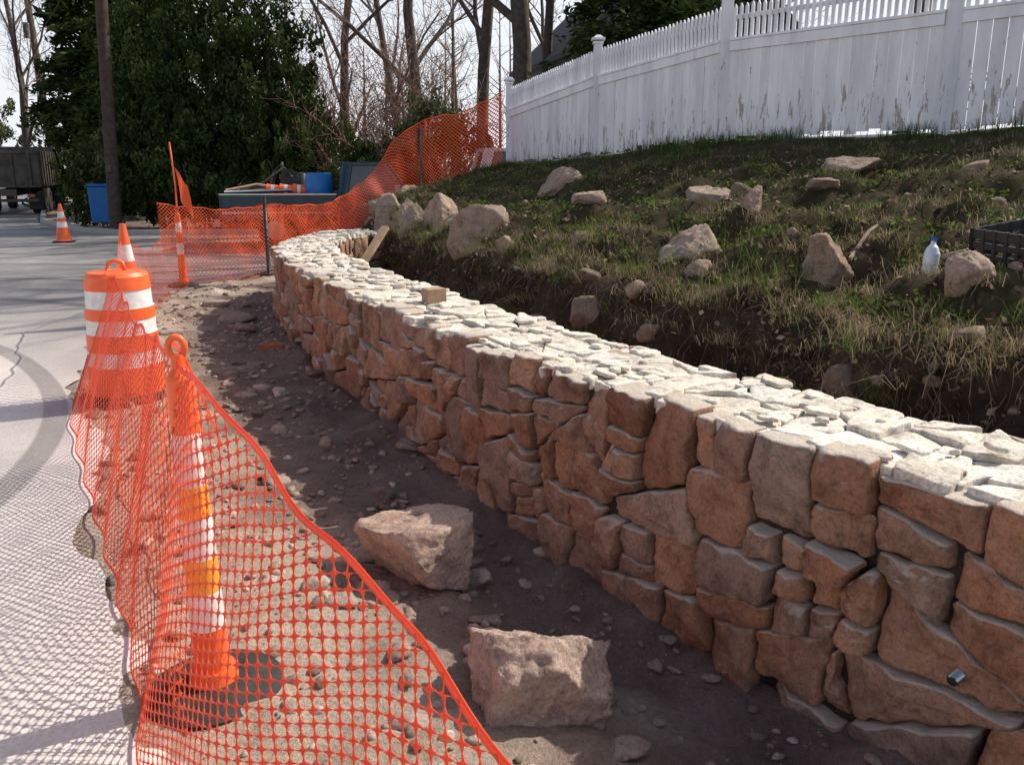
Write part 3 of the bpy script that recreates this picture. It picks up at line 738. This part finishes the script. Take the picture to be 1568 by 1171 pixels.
net('orange_safety_fence',
  [(-2.1,4.75,.80),(-1.9,4.3,.76),(-1.3,3.1,.72),(-.99,2.50,1.10),(-.80,2.30,.85)],
  [(-2.3,4.8,.02),(-1.95,4.1,.02),(-1.35,3.05,.02),(-1.12,2.45,.02),(-.92,2.2,.02)],.026,.021,.06,.78,4,False)
net('orange_safety_fence',
  [(-2.7,5.8,.92),(-3.3,7.3,.78),(-4.0,9.0,.88),(-4.3,10.4,.66),(-4.6,12.1,.9),(-4.2,12.6,.85),(-3.7,13.2,1.08)],
  [(-2.7,5.95,.02),(-3.2,7.3,.02),(-3.9,9.0,.02),(-4.2,10.4,.02),(-4.5,12.1,.02),(-4.1,12.7,.02),(-3.66,13.2,.02)],.034,.028,.09,.74,3,False)
net('orange_safety_fence',
  [(-3.7,13.2,1.1),(-3.1,14.2,1.02),(-2.6,14.9,1.30),(-2.3,15.3,1.65),(-1.9,15.6,2.2),(-1.3,16.0,2.50),(-.8,16.2,2.6),(-.15,16.55,2.98)],
  [(-3.68,13.2,.02),(-3.1,14.25,.05),(-2.6,15.0,.25),(-2.25,15.35,.85),(-1.85,15.7,1.15),(-1.3,16.05,1.3),(-.8,16.25,1.4),(-.15,16.6,1.55)],.034,.028,.16,.62,5,False)
net('orange_safety_fence',
  [(-6.9,17.2,.95),(-5.6,16.9,.85),(-4.4,16.3,.95),(-3.3,15.6,1.0),(-2.6,15.1,1.3)],
  [(-6.9,17.2,.02),(-5.6,16.9,.02),(-4.4,16.3,.02),(-3.3,15.6,.02),(-2.6,15.1,.2)],.04,.034,.12,.68,8,False)
mb=MB(); mb.tube([(0,0,-.1),(0,0,1.2)],.028,M['metal'],8); mb.box((0,0,.03),(.22,.22,.05),M['rubber']); mb.build('steel_post',(-3.68,13.18,0))
mb=MB(); mb.tube([(0,0,-.2),(0,0,1.2)],.03,M['metal'],8); mb.build('steel_post',(-1.62,15.82,bz(-1.62,15.82,1.2)))

# ---------------------------------------------------------------- cones, drum, markers
O,Wh,Yl,Rb=M['orange'],M['white'],M['yellow'],M['rubber']
mb=MB()
mb.lathe([(.001,.0),(.31,.0,Rb),(.31,.06,Rb),(.25,.075,Rb),(.25,.08,O),(.242,.28,Wh),(.237,.281,Wh),(.232,.38,O),(.236,.381,O),(.232,.50,Wh),(.226,.501,Wh),(.222,.60,O),(.227,.601,O),(.224,.68,Wh),(.216,.681,Wh),(.210,.80,O),(.215,.801,O),(.205,.89,O),(.185,.915,O),(.10,.925,O),(.001,.925)],O,seg=40)
mb.tube([(-.06,0,.92),(-.05,0,.975),(0,0,.99),(.05,0,.975),(.06,0,.92)],.014,O,8)
mb.build('traffic_drum',(-2.72,5.98,0))
def cone(name,loc,h=.9,rb=.16,stripes=True):
    mb=MB(); mb.box((0,0,.02),(.40,.40,.045),Rb,taper=.94)
    r=lambda z:rb*(1-z/h)+.03
    pr=[(rb+.045,.044,O),(r(.07),.07,O)]
    for z0,z1,m in((.07,.40*h,O),(.40*h,.54*h,Wh),(.54*h,.64*h,O),(.64*h,.80*h,Wh),(.80*h,h,O)):
        pr+= [(r(z0),z0,m),(r(z1),z1,m)]
    pr+=[(.012,h+.005,O),(.001,h+.005,O)]
    mb.lathe(pr,O,seg=28); return mb.build(name,loc,.2)
cone('traffic_cone',(-10.0,19.6,0),.85,.14)
cone('traffic_cone',(-4.0,9.05,0),1.05,.15)
cone('traffic_cone',(-20.5,38,0),.8); cone('traffic_cone',(-23,44,0),.8)
def looper(name,loc,h,flag=False,lean=(0,0,0),yel=True):
    mb=MB()
    pr=[(.001,0,Rb),(.21,0,Rb),(.21,.03,Rb),(.12,.055,Rb),(.075,.06,O),(.068,.10,O)]
    bands=[(.10,.24,O),(.24,.36,Wh),(.36,.47,Yl),(.47,.60,Wh),(.60,.70,Yl),(.70,.86,Wh),(.86,1.02,O)] if h>1.1 else [(.10,.45,O),(.45,.6,Wh),(.6,.75,O),(.75,.88,Wh),(.88,.98,O)]
    for a,b,m in bands: pr+=[(.056-.02*a/h,a,m),(.056-.02*b/h,b,m)]
    zt=bands[-1][1]; pr+=[(.034,zt+.01,O),(.02,zt+.03,O),(.018,zt+.07,O),(.001,zt+.07,O)]
    mb.lathe(pr,O,seg=26)
    a=[(.022*math.sin(t),0,zt+.09-.030*math.cos(t)) for t in np.linspace(0,2*math.pi,15)]
    mb.tube(a,.010,O,8)
    if flag:
        mb.tube([(0,0,zt+.05),(.01,0,zt+.4),(-.02,0,1.95)],.012,O,6)
        nf=8; vs=[]
        for r_ in range(6):
            for q in range(nf): vs.append((.02+q*.022+.01*r_,.03*math.sin(q*.9+r_*.7),1.62-r_*.09-q*.035))
        mb.add(vs,[(r_*nf+q,r_*nf+q+1,(r_+1)*nf+q+1,(r_+1)*nf+q) for r_ in range(5) for q in range(nf-1)],M['net'],smooth=True)
    o=mb.build(name,loc); o.rotation_euler=lean; return o
looper('delineator_post',(-.93,2.42,.0),1.17,lean=(0,-.02,.4))
looper('delineator_post',(-4.6,12.15,0),1.0,flag=True,yel=False)

# ---------------------------------------------------------------- vehicles
def wheel(mb,x,y,r=.36,w=.24,dual=False):
    mt=Matrix.Translation((x,y,r))@Matrix.Rotation(math.pi/2,4,'X')
    mb.lathe([(.001,-w/2,Rb),(r*.55,-w/2+.03,M['chrome']),(r*.62,-w/2,Rb),(r*.93,-w/2,Rb),(r,-w/2+.04,Rb),(r,w/2-.04,Rb),(r*.93,w/2,Rb),(r*.62,w/2,Rb),(r*.55,w/2-.03,M['chrome']),(.001,w/2-.03)],Rb,mat4=mt,seg=28)
def green(mb,x0,x1,xt0,xt1,z0,z1,w0,w1,paint):
    b=[(x0,-w0),(x1,-w0),(x1,w0),(x0,w0)]; t=[(xt0,-w1),(xt1,-w1),(xt1,w1),(xt0,w1)]
    vs=[(x,y,z0) for x,y in b]+[(x,y,z1) for x,y in t]
    mb.add(vs,[(0,1,5,4),(1,2,6,5),(2,3,7,6),(3,0,4,7),(4,5,6,7)],M['glass'])
    mb.box(((xt0+xt1)/2,0,z1+.02),(xt1-xt0+.08,2*w1+.07,.07),paint)
    for i in range(4): mb.tube([vs[i],vs[i+4]],.05,paint,6)
    for s in(-1,1): mb.tube([(x0+.1,s*w0,z0+.02),(xt0+.1,s*w1,z1)],.08,paint,6)
mb=MB(); P_=M['truck']
mb.prism([(-.25,.38),(.95,.38),(1.05,.62),(1.2,.78),(1.55,.78),(1.72,.62),(1.8,.38),(2.5,.38),(2.62,.5),(2.6,.85),(2.5,.98),(1.25,1.08),(-.25,1.08)],-.9,.9,P_)
green(mb,-.2,1.1,-.1,.68,1.08,1.68,.82,.72,P_)
for s in(-1,1):
    mb.box((-1.45,s*.87,.83),(2.35,.06,.5),P_); mb.box((-1.45,s*.87,1.09),(2.38,.09,.03),M['chrome'])
    mb.box((1.0,s*1.0,1.2),(.1,.16,.16),M['chrome'])
    for x in(-1.55,1.38): wheel(mb,x,s*.8)
    mb.box((-1.5,s*.905,.72),(2.2,.01,.04),M['chrome'])
    mb.box((.35,s*.905,.9),(.14,.012,.03),M['chrome'])
mb.box((-1.45,0,.6),(2.35,1.72,.06),M['metal']); mb.box((-2.62,0,.83),(.06,1.8,.5),P_); mb.box((-2.72,0,.52),(.12,1.8,.14),M['chrome']); mb.box((2.66,0,.52),(.12,1.8,.16),M['chrome'])
mb.box((-1.2,0,.45),(2.6,.9,.15),M['metal'])
mb.lathe([(.001,.63),(.27,.63),(.29,.9),(.27,.91),(.29,1.2),(.27,1.5),(.25,1.52),(.001,1.5)],M['blue'],c=(-.68,-.45,0),seg=24)
for k in range(3):
    mt=Matrix.Translation((-1.75+k*.27,-.45,1.16))@Matrix.Rotation(math.pi/2,4,'Y')
    mb.lathe([(.001,0,O),(.14,0,O),(.12,.09,Wh),(.115,.16,O),(.10,.27,O),(.001,.27)],O,mat4=mt,seg=18)
mb.box((-2.1,.2,.95),(.6,.5,.5),M['metal']); mb.tube([(-2.4,-.3,1.1),(-1.9,-.2,1.30),(-1.5,.1,1.62),(-1.3,.3,1.3)],.035,M['metal']); mb.tube([(-1.9,.4,.9),(-1.75,.3,1.5),(-1.55,.2,1.72),(-1.5,.2,1.2)],.045,M['metal']); mb.lathe([(.001,1.05),(.2,1.05),(.22,1.2),(.12,1.45),(.001,1.48)],M['metal'],c=(-1.15,.2,.05)); mb.box((-1.4,.3,1.3),(.35,.3,.3),M['metal'],Matrix.Rotation(.4,3,'Y'))
mb.lathe([(.10,-.03),(.2,-.03),(.2,.03),(.10,.03)],Rb,mat4=Matrix.Translation((-1.35,-.1,1.4))@Matrix.Rotation(1.4,4,'X'),seg=16)
mb.box((-2.2,-.1,1.14),(.8,.5,.06),M['wood'],Matrix.Rotation(-.08,3,'Y')); mb.tube([(-2.6,-.6,1.12),(-1.2,-.55,1.16)],.04,M['chrome']); mb.tube([(-2.6,-.5,1.16),(-2.0,-.3,1.28),(-1.6,0,1.2)],.03,M['wood'])
mb.build('pickup_truck',(-3.4,19.2,0.0),.06,.012)
mb=MB(); P_=M['carwhite']
mb.prism([(-2.3,.4),(-1.75,.4),(-1.6,.7),(-1.1,.7),(-.95,.4),(.95,.4),(1.1,.7),(1.6,.7),(1.75,.4),(2.3,.42),(2.35,.8),(1.2,1.08),(-2.3,1.1)],-.9,.9,P_)
green(mb,-2.2,1.25,-2.0,.5,1.08,1.75,.84,.7,P_)
for s in(-1,1):
    for x in(-1.35,1.35): wheel(mb,x,s*.8,.34)
    mb.box((2.3,s*.65,.78),(.1,.3,.14),M['chrome'])
o=mb.build('parked_car',(1.55,20.7,.0),.15,.02); o.scale=(1.13,1.13,1.13)
mb=MB(); P_=M['dump']
for s in(-1,1): mb.box((-1.2,s*1.2,1.75),(4.4,.08,1.35),P_)
mb.box((-3.4,0,1.7),(.08,2.4,1.3),P_); mb.box((1.0,0,1.85),(.08,2.4,1.6),P_); mb.box((-1.2,0,1.1),(4.4,2.4,.1),P_)
for k in range(7):
    for s in(-1,1): mb.box((-3.2+k*.68,s*1.27,1.75),(.08,.06,1.35),P_)
for k in range(4): mb.box((-3.47,-.9+k*.6,1.7),(.06,.08,1.3),P_)
mb.box((-3.47,0,2.36),(.1,2.5,.1),P_); mb.box((-3.47,0,1.08),(.1,2.5,.1),P_)
mb.box((-.5,0,.85),(6.5,.8,.25),M['metal']); mb.box((2.3,0,1.7),(1.6,2.2,1.5),M['truck']); mb.box((3.5,0,1.3),(1.0,1.8,1.0),M['truck']); mb.box((2.3,0,2.2),(1.62,1.9,.5),M['glass'])
for x in(-2.3,-1.1,3.3):
    for s in(-1,1): wheel(mb,x,s*.95,.5,.5 if x<0 else .3)
mb.box((-3.5,0,.55),(.06,2.2,.12),M['metal'])
for s in(-1,1): mb.box((-3.54,s*.85,.72),(.04,.25,.12),M['brick']); mb.box((-3.2,s*.95,.5),(.02,.5,.6),Rb)
o=mb.build('dump_truck',(-19.0,34.5,0),math.radians(110),.02); o.scale=(.92,.92,.92)

# ---------------------------------------------------------------- trees
def branchtree(name,loc,h,r,mat,levels=4,spread=.5,trunkfrac=.35,seed=0,lean=(0,0),twigmat=None,kids=5,minr=.008,multi=1):
    rd=random.Random(seed); mb=MB()
    def grow(p,d,L,r,lv):
        n=4 if lv<2 else 3; path=[p.copy()]; rr=[r]
        for k in range(n):
            d=(d+Vector((rd.gauss(0,.08+.04*lv),rd.gauss(0,.08+.04*lv),.05+.03*(lv>0)))).normalized(); p=p+d*L/n; path.append(p.copy()); rr.append(max(minr*.5,r*(1-.62*(k+1)/n)))
        mb.tube(path,rr,mat if lv<2 else (twigmat or mat),8 if lv==0 else (5 if lv==1 else 3))
        if lv>=levels: return
        kk=kids+(3 if lv==0 else 0)
        for k in range(kk):
            t=(trunkfrac if lv==0 else .2)+(1-(trunkfrac if lv==0 else .2))*(k+rd.random())/kk
            f=t*n; i=min(int(f),n-1); q=path[i].lerp(path[i+1],f-i); a=rd.random()*6.28
            ax=(path[i+1]-path[i]).normalized(); o=ax.orthogonal().normalized(); o=Matrix.Rotation(a,3,ax)@o
            nd=(ax*(1-spread*rd.uniform(.6,1.2))+o*spread*1.3+Vector((0,0,.15))).normalized()
            grow(q,nd,L*rd.uniform(.38,.62)*(1-.35*t if lv==0 else 1),max(minr,r*(1-.6*t)*.5),lv+1)
    for m in range(multi):
        dd=Vector((lean[0],lean[1],1)) if multi==1 else Vector((rd.gauss(0,.45),rd.gauss(0,.45),1))
        grow(Vector((rd.gauss(0,.12)*(multi>1),rd.gauss(0,.12)*(multi>1),-.2)),dd.normalized(),h*(1 if multi==1 else rd.uniform(.5,.8)),r,0 if multi==1 else 1)
    return mb.build(name,loc)
TW=M['twig']; BK=M['bark']
branchtree('bare_tree',(.25,24.5,1.2),15,.30,BK,4,.5,.2,1,twigmat=TW)
branchtree('bare_tree',(-1.0,28.5,1.0),15,.22,BK,4,.5,.2,2,twigmat=TW)
branchtree('bare_tree',(-3.0,31,.5),13,.24,BK,4,.5,.2,3,twigmat=TW)
branchtree('bare_tree',(-6.2,34,.0),13,.22,BK,4,.5,.25,4,twigmat=TW)
branchtree('bare_tree',(1.0,32,1.5),12,.2,BK,4,.5,.2,5,twigmat=TW)
branchtree('bare_tree',(-4.6,38,.5),12,.2,BK,4,.5,.2,16,twigmat=TW)
branchtree('bare_tree',(-22.5,42,0),11,.2,BK,4,.5,.2,6,twigmat=TW)
# yard trees behind the fence; their shadows cross the dirt strip and the road
branchtree('bare_tree',(7.2,16.6,2.0),13,.22,BK,3,.5,.3,41,twigmat=TW,kids=6,minr=.014)
branchtree('bare_tree',(5.2,19.5,1.9),12,.20,BK,3,.5,.3,43,twigmat=TW,kids=6,minr=.014)
branchtree('bare_shrub',(-4.2,25.2,0),4.6,.07,M['redtwig'],4,.5,.2,11,multi=8,kids=5,minr=.008)
branchtree('bare_shrub',(-5.4,26.8,0),6.0,.08,M['redtwig'],4,.5,.2,12,multi=9,kids=5,minr=.008)
branchtree('bare_shrub',(-2.6,26,0.2),5.0,.08,TW,4,.5,.2,13,multi=8,kids=5,minr=.008)
branchtree('bare_shrub',(-3.8,28,0.2),5.6,.08,M['redtwig'],4,.5,.2,14,multi=8,kids=5,minr=.008)

def foliage(name,lobes,n,size,mat,loc=(0,0,0),trunk=None,seed=0,asp=.4,per=70,cs=(.10,.24),up=.9):
    rg=np.random.default_rng(seed); Ps=[];Rr=[]
    wt=np.array([l[3]*l[5] for l in lobes]); wt=wt/wt.sum()
    for l,w in zip(lobes,wt):
        k=int(n*w); nc=max(8,int(k/per))
        u=rg.normal(0,1,(nc,3)); u/=np.linalg.norm(u,axis=1)[:,None]; rad=rg.uniform(.35,1.06,nc)**.5
        C=u*rad[:,None]*np.array(l[3:6])+np.array(l[:3]); cr=rg.uniform(cs[0],cs[1],nc)*min(l[3:6])
        tone=rg.uniform(.1,.8,nc)
        ci=rg.integers(0,nc,k); v=rg.normal(0,1,(k,3)); v/=np.linalg.norm(v,axis=1)[:,None]
        v*= (rg.uniform(0,1,k)**.45)[:,None]; P=C[ci]+v*cr[ci][:,None]*np.array([1,1,1.5])
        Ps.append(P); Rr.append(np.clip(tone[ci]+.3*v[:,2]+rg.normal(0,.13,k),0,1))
    P=np.vstack(Ps); r=np.concatenate(Rr); n=len(P)
    a=rg.normal(0,1,(n,3)); a[:,2]=np.abs(a[:,2])+up; a/=np.linalg.norm(a,axis=1)[:,None]
    b=np.cross(a,rg.normal(0,1,(n,3))); b/=np.linalg.norm(b,axis=1)[:,None]; s=(rg.uniform(.5,1.4,n)*size)[:,None]
    V=np.stack([P-a*s*.7,P-b*s*asp,P+a*s,P+b*s*asp],1).reshape(-1,3); F=np.arange(4*n).reshape(-1,4)
    o=fast(name,V,F,mat,rnd=np.repeat(r,4)); o.location=loc
    if trunk:
        mb=MB(); 
        for t in trunk: mb.tube(*t)
        t_=mb.build('trunk'); t_.parent=o
    return o
def simpletrunk(x,y,h,r): return ([(x,y,-.2),(x+.05,y,h*.5),(x,y+.05,h)],[r,r*.7,r*.2],BK,8)
foliage('evergreen_tree',[(-1.2,0,3.6,1.7,1.5,3.4),(.1,.2,3.8,1.6,1.5,3.0),(1.5,0,3.5,1.5,1.4,3.1),(-2.0,0,2.2,1.0,1.2,2.0),(2.2,.1,2.4,.9,1.1,2.1),(.5,-.6,2.0,2.0,1.2,1.8),(-.9,-.6,1.6,1.8,1.2,1.5)],85000,.08,M['greenleaf'],(-8.1,24.8,0),[simpletrunk(-1.2,0,6,.14),simpletrunk(.2,.2,6,.15),simpletrunk(1.5,0,5.8,.13)],1)
def conifer(name,loc,h,r,n,seed,size=.12,mat='greenleaf',z0=.6):
    rg=np.random.default_rng(seed); Ps=[];Rr=[]; mb=MB(); mb.tube(*simpletrunk(0,0,h,.18))
    nb=int(h*13)
    for q in range(nb):
        t=(q/nb)**.9; z=z0+(h-z0)*t; L=r*(1-t)**.75*rg.uniform(.65,1.1)+.15; a=rg.uniform(0,6.28); dz=-.25*L+.1
        e=np.array([L*math.cos(a),L*math.sin(a),dz]); mb.tube([(0,0,z),(e[0]*.5,e[1]*.5,z+dz*.3),(e[0],e[1],z+dz)],[.04,.025,.01],BK,3)
        k=max(20,int(n/nb*(.3+1.4*L/r))); f=rg.uniform(.1,1.02,k)**.8; w=.30*L*(1.1-f)+.08
        P=np.stack([e[0]*f+rg.normal(0,1,k)*w,e[1]*f+rg.normal(0,1,k)*w,z+dz*f**1.6+rg.normal(0,.10,k)],1); tn=rg.uniform(.15,.7)
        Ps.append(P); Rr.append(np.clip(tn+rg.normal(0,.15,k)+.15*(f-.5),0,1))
    P=np.vstack(Ps); rr_=np.concatenate(Rr); n=len(P); a=rg.normal(0,1,(n,3)); a[:,2]*=.5; a/=np.linalg.norm(a,axis=1)[:,None]
    b=np.cross(a,rg.normal(0,1,(n,3))); b/=np.linalg.norm(b,axis=1)[:,None]; s=(rg.uniform(.5,1.3,n)*size)[:,None]
    V=np.stack([P-a*s,P-b*s*.35,P+a*s,P+b*s*.35],1).reshape(-1,3)
    o=fast(name,V,np.arange(4*n).reshape(-1,4),M[mat],rnd=np.repeat(rr_,4)); o.location=loc; t_=mb.build('trunk'); t_.parent=o; return o
conifer('spruce_tree',(-19.0,41,0),12,3.0,20000,21,.19)
conifer('spruce_tree',(-15.8,39,0),13,3.0,20000,22,.19)
conifer('spruce_tree',(-13.0,33,0),8,2.6,20000,23,.16)
conifer('spruce_tree',(-12.4,29,0),5.5,1.8,14000,27,.12)
conifer('pine_tree',(3.0,22,2.0),7.5,2.3,20000,24,.12)
conifer('pine_tree',(5.0,25,2.0),9,2.6,16000,25,.14)
foliage('evergreen_shrub',[(0,0,1.4,1.3,1.1,1.5),(1.2,.2,1.1,1.0,1,1.2)],16000,.06,M['greenleaf'],(-4.9,23.8,0),[simpletrunk(0,0,2,.06)],31)
foliage('evergreen_shrub',[(0,0,1.6,1.2,1.1,1.7),(.9,.3,1.3,1.0,1,1.3),(-1.0,0,1.2,.9,.9,1.3)],16000,.06,M['shrubleaf'],(-2.2,24.2,.2),[simpletrunk(0,0,2,.06)],32)
foliage('evergreen_shrub',[(0,0,1.2,1.4,1.1,1.3)],9000,.06,M['shrubleaf'],(-11.8,25.5,0),[simpletrunk(0,0,2,.06)],33)
foliage('budding_shrub',[(0,0,2.6,1.9,1.4,1.9),(1.6,.3,2.2,1.4,1.2,1.7)],7000,.035,M['redleaf'],(-4.8,26.2,0.3),[simpletrunk(0,0,2,.06)],34,per=20,cs=(.2,.4))
rg=np.random.default_rng(5); L=[]
for k in range(70):
    y=rg.uniform(46,95); x=rg.uniform(-75,25)
    if -.66<x/y<-.47: continue
    hgt=rg.uniform(4.0,7.5); L.append((x,y,hgt*.5,rg.uniform(2.2,4.2),2.5,hgt*.55))
foliage('distant_trees',L,45000,.12,M['redleaf'],seed=6,per=25,cs=(.2,.45))
L2=[(x+rg.uniform(-2,2),y-3,1.8,3,2,2.0) for (x,y,z,a,b,c) in L[::2]]
for k in range(22):
    y=rg.uniform(100,150); x=-.5*y+rg.uniform(-40,22); L2.append((x,y,4,6,3,6.0))
foliage('distant_evergreens',L2,46000,.24,M['shrubleaf'],seed=7)
mb=MB()
for k in range(60):
    y=rg.uniform(36,70); x=rg.uniform(-40,16)
    if -.68<x/y<-.45: continue
    hgt=rg.uniform(8,14); lx=rg.normal(0,.4)
    mb.tube([(x,y,0),(x+lx*.5,y,hgt*.5),(x+lx,y,hgt)],[.14,.09,.03],BK,5)
    for q in range(18):
        z=rg.uniform(.25,1)*hgt; a=rg.uniform(0,6.28); l=rg.uniform(1,3.4)*(1.25-z/hgt)
        e=(x+lx*z/hgt+l*math.cos(a),y+l*math.sin(a),z+l*.9); mb.tube([(x+lx*z/hgt,y,z),((x+lx*z/hgt+e[0])/2+.1,(y+e[1])/2,z+l*.35),e],[.045,.03,.01],TW,3)
        for w in range(4): mb.tube([e,(e[0]+rg.normal(0,.6),e[1]+rg.normal(0,.6),e[2]+rg.uniform(.2,1))],[.015,.006],TW,3)
mb.build('distant_tree_trunks')

# ---------------------------------------------------------------- utility poles and wires
def upole(loc,h,r,lean=0):
    mb=MB(); mb.tube([(0,0,-.3),(lean*h*.5,0,h*.5),(lean*h,0,h)],[r,r*.88,r*.75],M['pole'],14)
    for z in(h-.5,h-1.3): mb.box((lean*z,0,z),(2.0,.1,.12),M['pole']); [mb.lathe([(.04,z+.06),(.05,z+.12),(.02,z+.18),(.001,z+.18)],M['white'],c=(lean*z+q,0,0),seg=10) for q in(-.9,-.4,.4,.9)]
    mb.tube([(lean*h-.05,-.2,h-3.2),(lean*h-.05,-.2,h-2.5)],.16,M['metal'],12)
    mb.box((lean*1.6,-r-.01,1.6),(.12,.02,.16),M['metal'])
    return mb.build('utility_pole',loc)
upole((-10.4,23.1,.0),10.5,.17,.045); upole((-23.2,45.5,0),11,.19,-.04); upole((-42,85,0),11,.17)
mb=MB()
def wire(a,b,sag,r=.012):
    mb.tube([tuple(a[k]+(b[k]-a[k])*t-(sag*4*t*(1-t) if k==2 else 0) for k in range(3)) for t in np.linspace(0,1,14)],r,M['rubber'],4)
for dx,z in((-.9,10.2),(.9,10.2),(0,9.0),(0,8.0),(0,7.3)): wire((-10.1+dx,23,z),(-23.7+dx,45.5,z+.4),.4); wire((-23.7+dx,45.5,z+.4),(-42+dx,85,z+.4),.5); wire((-10.1+dx,23,z),(-1.5+dx,-6,z),.4)
for za,zb in((7.6,6.6),(7.0,5.9),(6.6,5.4),(6.3,5.0)): wire((-10.15,22.9,za-.25),(14,21.2,zb+.9),.25,.022)
mb.build('power_lines')
mb=MB(); mb.box((0,0,.55),(.5,.5,.95),M['blue'],taper=1.12); mb.box((0,0,1.07),(.6,.6,.07),M['blue']); 
for s in(-1,1): mt=Matrix.Translation((s*.24,.25,.1))@Matrix.Rotation(math.pi/2,4,'Y'); mb.lathe([(.001,-.02),(.1,-.02),(.1,.02),(.001,.02)],Rb,mat4=mt)
mb.build('trash_bin',(-11.2,24.2,.1),.3,.02)

# ---------------------------------------------------------------- house
mb=MB()
mb.box((0,0,2.2),(8,7,4.4),M['siding'])
prof=[(-3.9,4.4),(3.9,4.4),(0,8.0)]
mb.add([(x,-3.5,z) for x,z in prof]+[(x,3.5,z) for x,z in prof],[(0,1,2),(5,4,3)],M['siding'])
for s in(-1,1):
    mb.add([(s*4.4,-3.9,4.0),(s*4.4,3.9,4.0),(0,3.9,8.1),(0,-3.9,8.1),(s*4.4,-3.9,4.15),(s*4.4,3.9,4.15),(0,3.9,8.27),(0,-3.9,8.27)],[(0,1,2,3),(4,5,6,7),(0,1,5,4),(0,3,7,4),(1,2,6,5)],M['roof'])
for x,z in((-2,5.2),(0,5.6),(2,5.2),(-2.2,2.4),(2.2,2.4)):
    mb.box((x,-3.52,z),(1.0,.06,1.3),M['carwhite']); mb.box((x,-3.56,z),(.8,.04,1.1),M['glass']); mb.box((x,-3.585,z),(.8,.02,.05),M['carwhite'])
mb.build('shingled_house',(5.1,33,1.0),.25)

# ---------------------------------------------------------------- worker
def worker(loc,rz):
    me=bpy.data.meshes.new('body')
    J=[(0,0,.95),(0,0,1.2),(0,0,1.42),(0,0,1.55),(0,-.01,1.66),(.19,0,1.40),(.27,-.03,1.15),(.25,-.2,.98),(-.19,0,1.40),(-.27,-.03,1.15),(-.25,-.2,.98),(.1,0,.9),(.12,-.03,.5),(.13,.02,.08),(.13,-.14,.04),(-.1,0,.9),(-.14,-.08,.5),(-.16,.04,.08),(-.16,-.12,.04)]
    E=[(0,1),(1,2),(2,3),(3,4),(2,5),(5,6),(6,7),(2,8),(8,9),(9,10),(0,11),(11,12),(12,13),(13,14),(0,15),(15,16),(16,17),(17,18)]
    rad=[.15,.15,.16,.06,.1,.07,.05,.04,.07,.05,.04,.1,.07,.055,.045,.1,.07,.055,.045]
    me.from_pydata(J,E,[]); o=bpy.data.objects.new('construction_worker',me); COL.objects.link(o)
    m=o.modifiers.new('sk','SKIN')
    if not me.skin_vertices:
        bpy.context.view_layer.objects.active=o; bpy.ops.mesh.customdata_skin_add()
    for v,r in zip(me.skin_vertices[0].data,rad): v.radius=(r,r)
    me.skin_vertices[0].data[0].use_root=True
    o.modifiers.new('ss','SUBSURF').render_levels=2
    mt,nt,out=newmat('work_clothes'); sep=nt.nodes.new('ShaderNodeSeparateXYZ'); nt.links.new(coords(nt),sep.inputs[0])
    r=ramp(nt,[(0,(.03,.04,.07)),(.5,(.03,.04,.07)),(.52,(.75,.35,.02)),(.78,(.75,.35,.02)),(.8,(.4,.22,.15)),(1,(.4,.22,.15))])
    d=nt.nodes.new('ShaderNodeMath'); d.operation='DIVIDE'; d.inputs[1].default_value=1.85; nt.links.new(sep.outputs[2],d.inputs[0]); nt.links.new(d.outputs[0],r.inputs[0])
    p=nt.nodes.new('ShaderNodeBsdfPrincipled'); nt.links.new(r.outputs[0],p.inputs[0]); nt.links.new(p.outputs[0],out.inputs[0]); me.materials.append(mt)
    mb=MB(); mb.lathe([(.16,1.70),(.125,1.71),(.12,1.77),(.08,1.82),(.001,1.84)],M['yellow']); h=mb.build('hard_hat'); h.parent=o
    o.location=loc; o.rotation_euler=(0,0,rz)
try: worker((-19.0,37.0,0),.6)
except Exception as e: print('worker',e)

# ---------------------------------------------------------------- light, world, camera
sv=Vector((.654,.348,.669)).normalized()
sd_=bpy.data.lights.new('sun','SUN'); sd_.energy=5; sd_.angle=math.radians(.55); sd_.color=(1,.94,.85)
so=bpy.data.objects.new('sun',sd_); COL.objects.link(so); so.rotation_euler=sv.to_track_quat('Z','Y').to_euler()
w=bpy.data.worlds.new('World'); scene.world=w; w.use_nodes=True; nt=w.node_tree; bg=nt.nodes['Background']
sk=nt.nodes.new('ShaderNodeTexSky'); sk.sky_type='NISHITA'; sk.sun_disc=False; sk.sun_elevation=math.radians(42); sk.sun_rotation=math.radians(62)
sk.dust_density=3; sk.air_density=1.0; sk.ozone_density=1
tc=nt.nodes.new('ShaderNodeTexCoord'); sx=nt.nodes.new('ShaderNodeSeparateXYZ'); nt.links.new(tc.outputs['Generated'],sx.inputs[0])
hz=ramp(nt,[(0,(.9,.9,.9)),(.16,(.8,.8,.8)),(.45,(.12,.12,.12)),(1,(0,0,0))]); nt.links.new(sx.outputs[2],hz.inputs[0])
c=mixc(nt,'MIX',hz.outputs[0],sk.outputs[0],(6.6,6.8,7.2))
nt.links.new(c,bg.inputs[0]); bg.inputs[1].default_value=.15
cd=bpy.data.cameras.new('camera'); co_=bpy.data.objects.new('camera',cd); COL.objects.link(co_)
co_.location=(0,0,1.6); co_.rotation_euler=(math.radians(90-13.8),0,0); cd.lens=30.56; cd.sensor_width=36; cd.clip_start=.05; cd.clip_end=2000
scene.camera=co_
scene.view_settings.view_transform='Standard'; scene.view_settings.look='None'; scene.view_settings.exposure=0
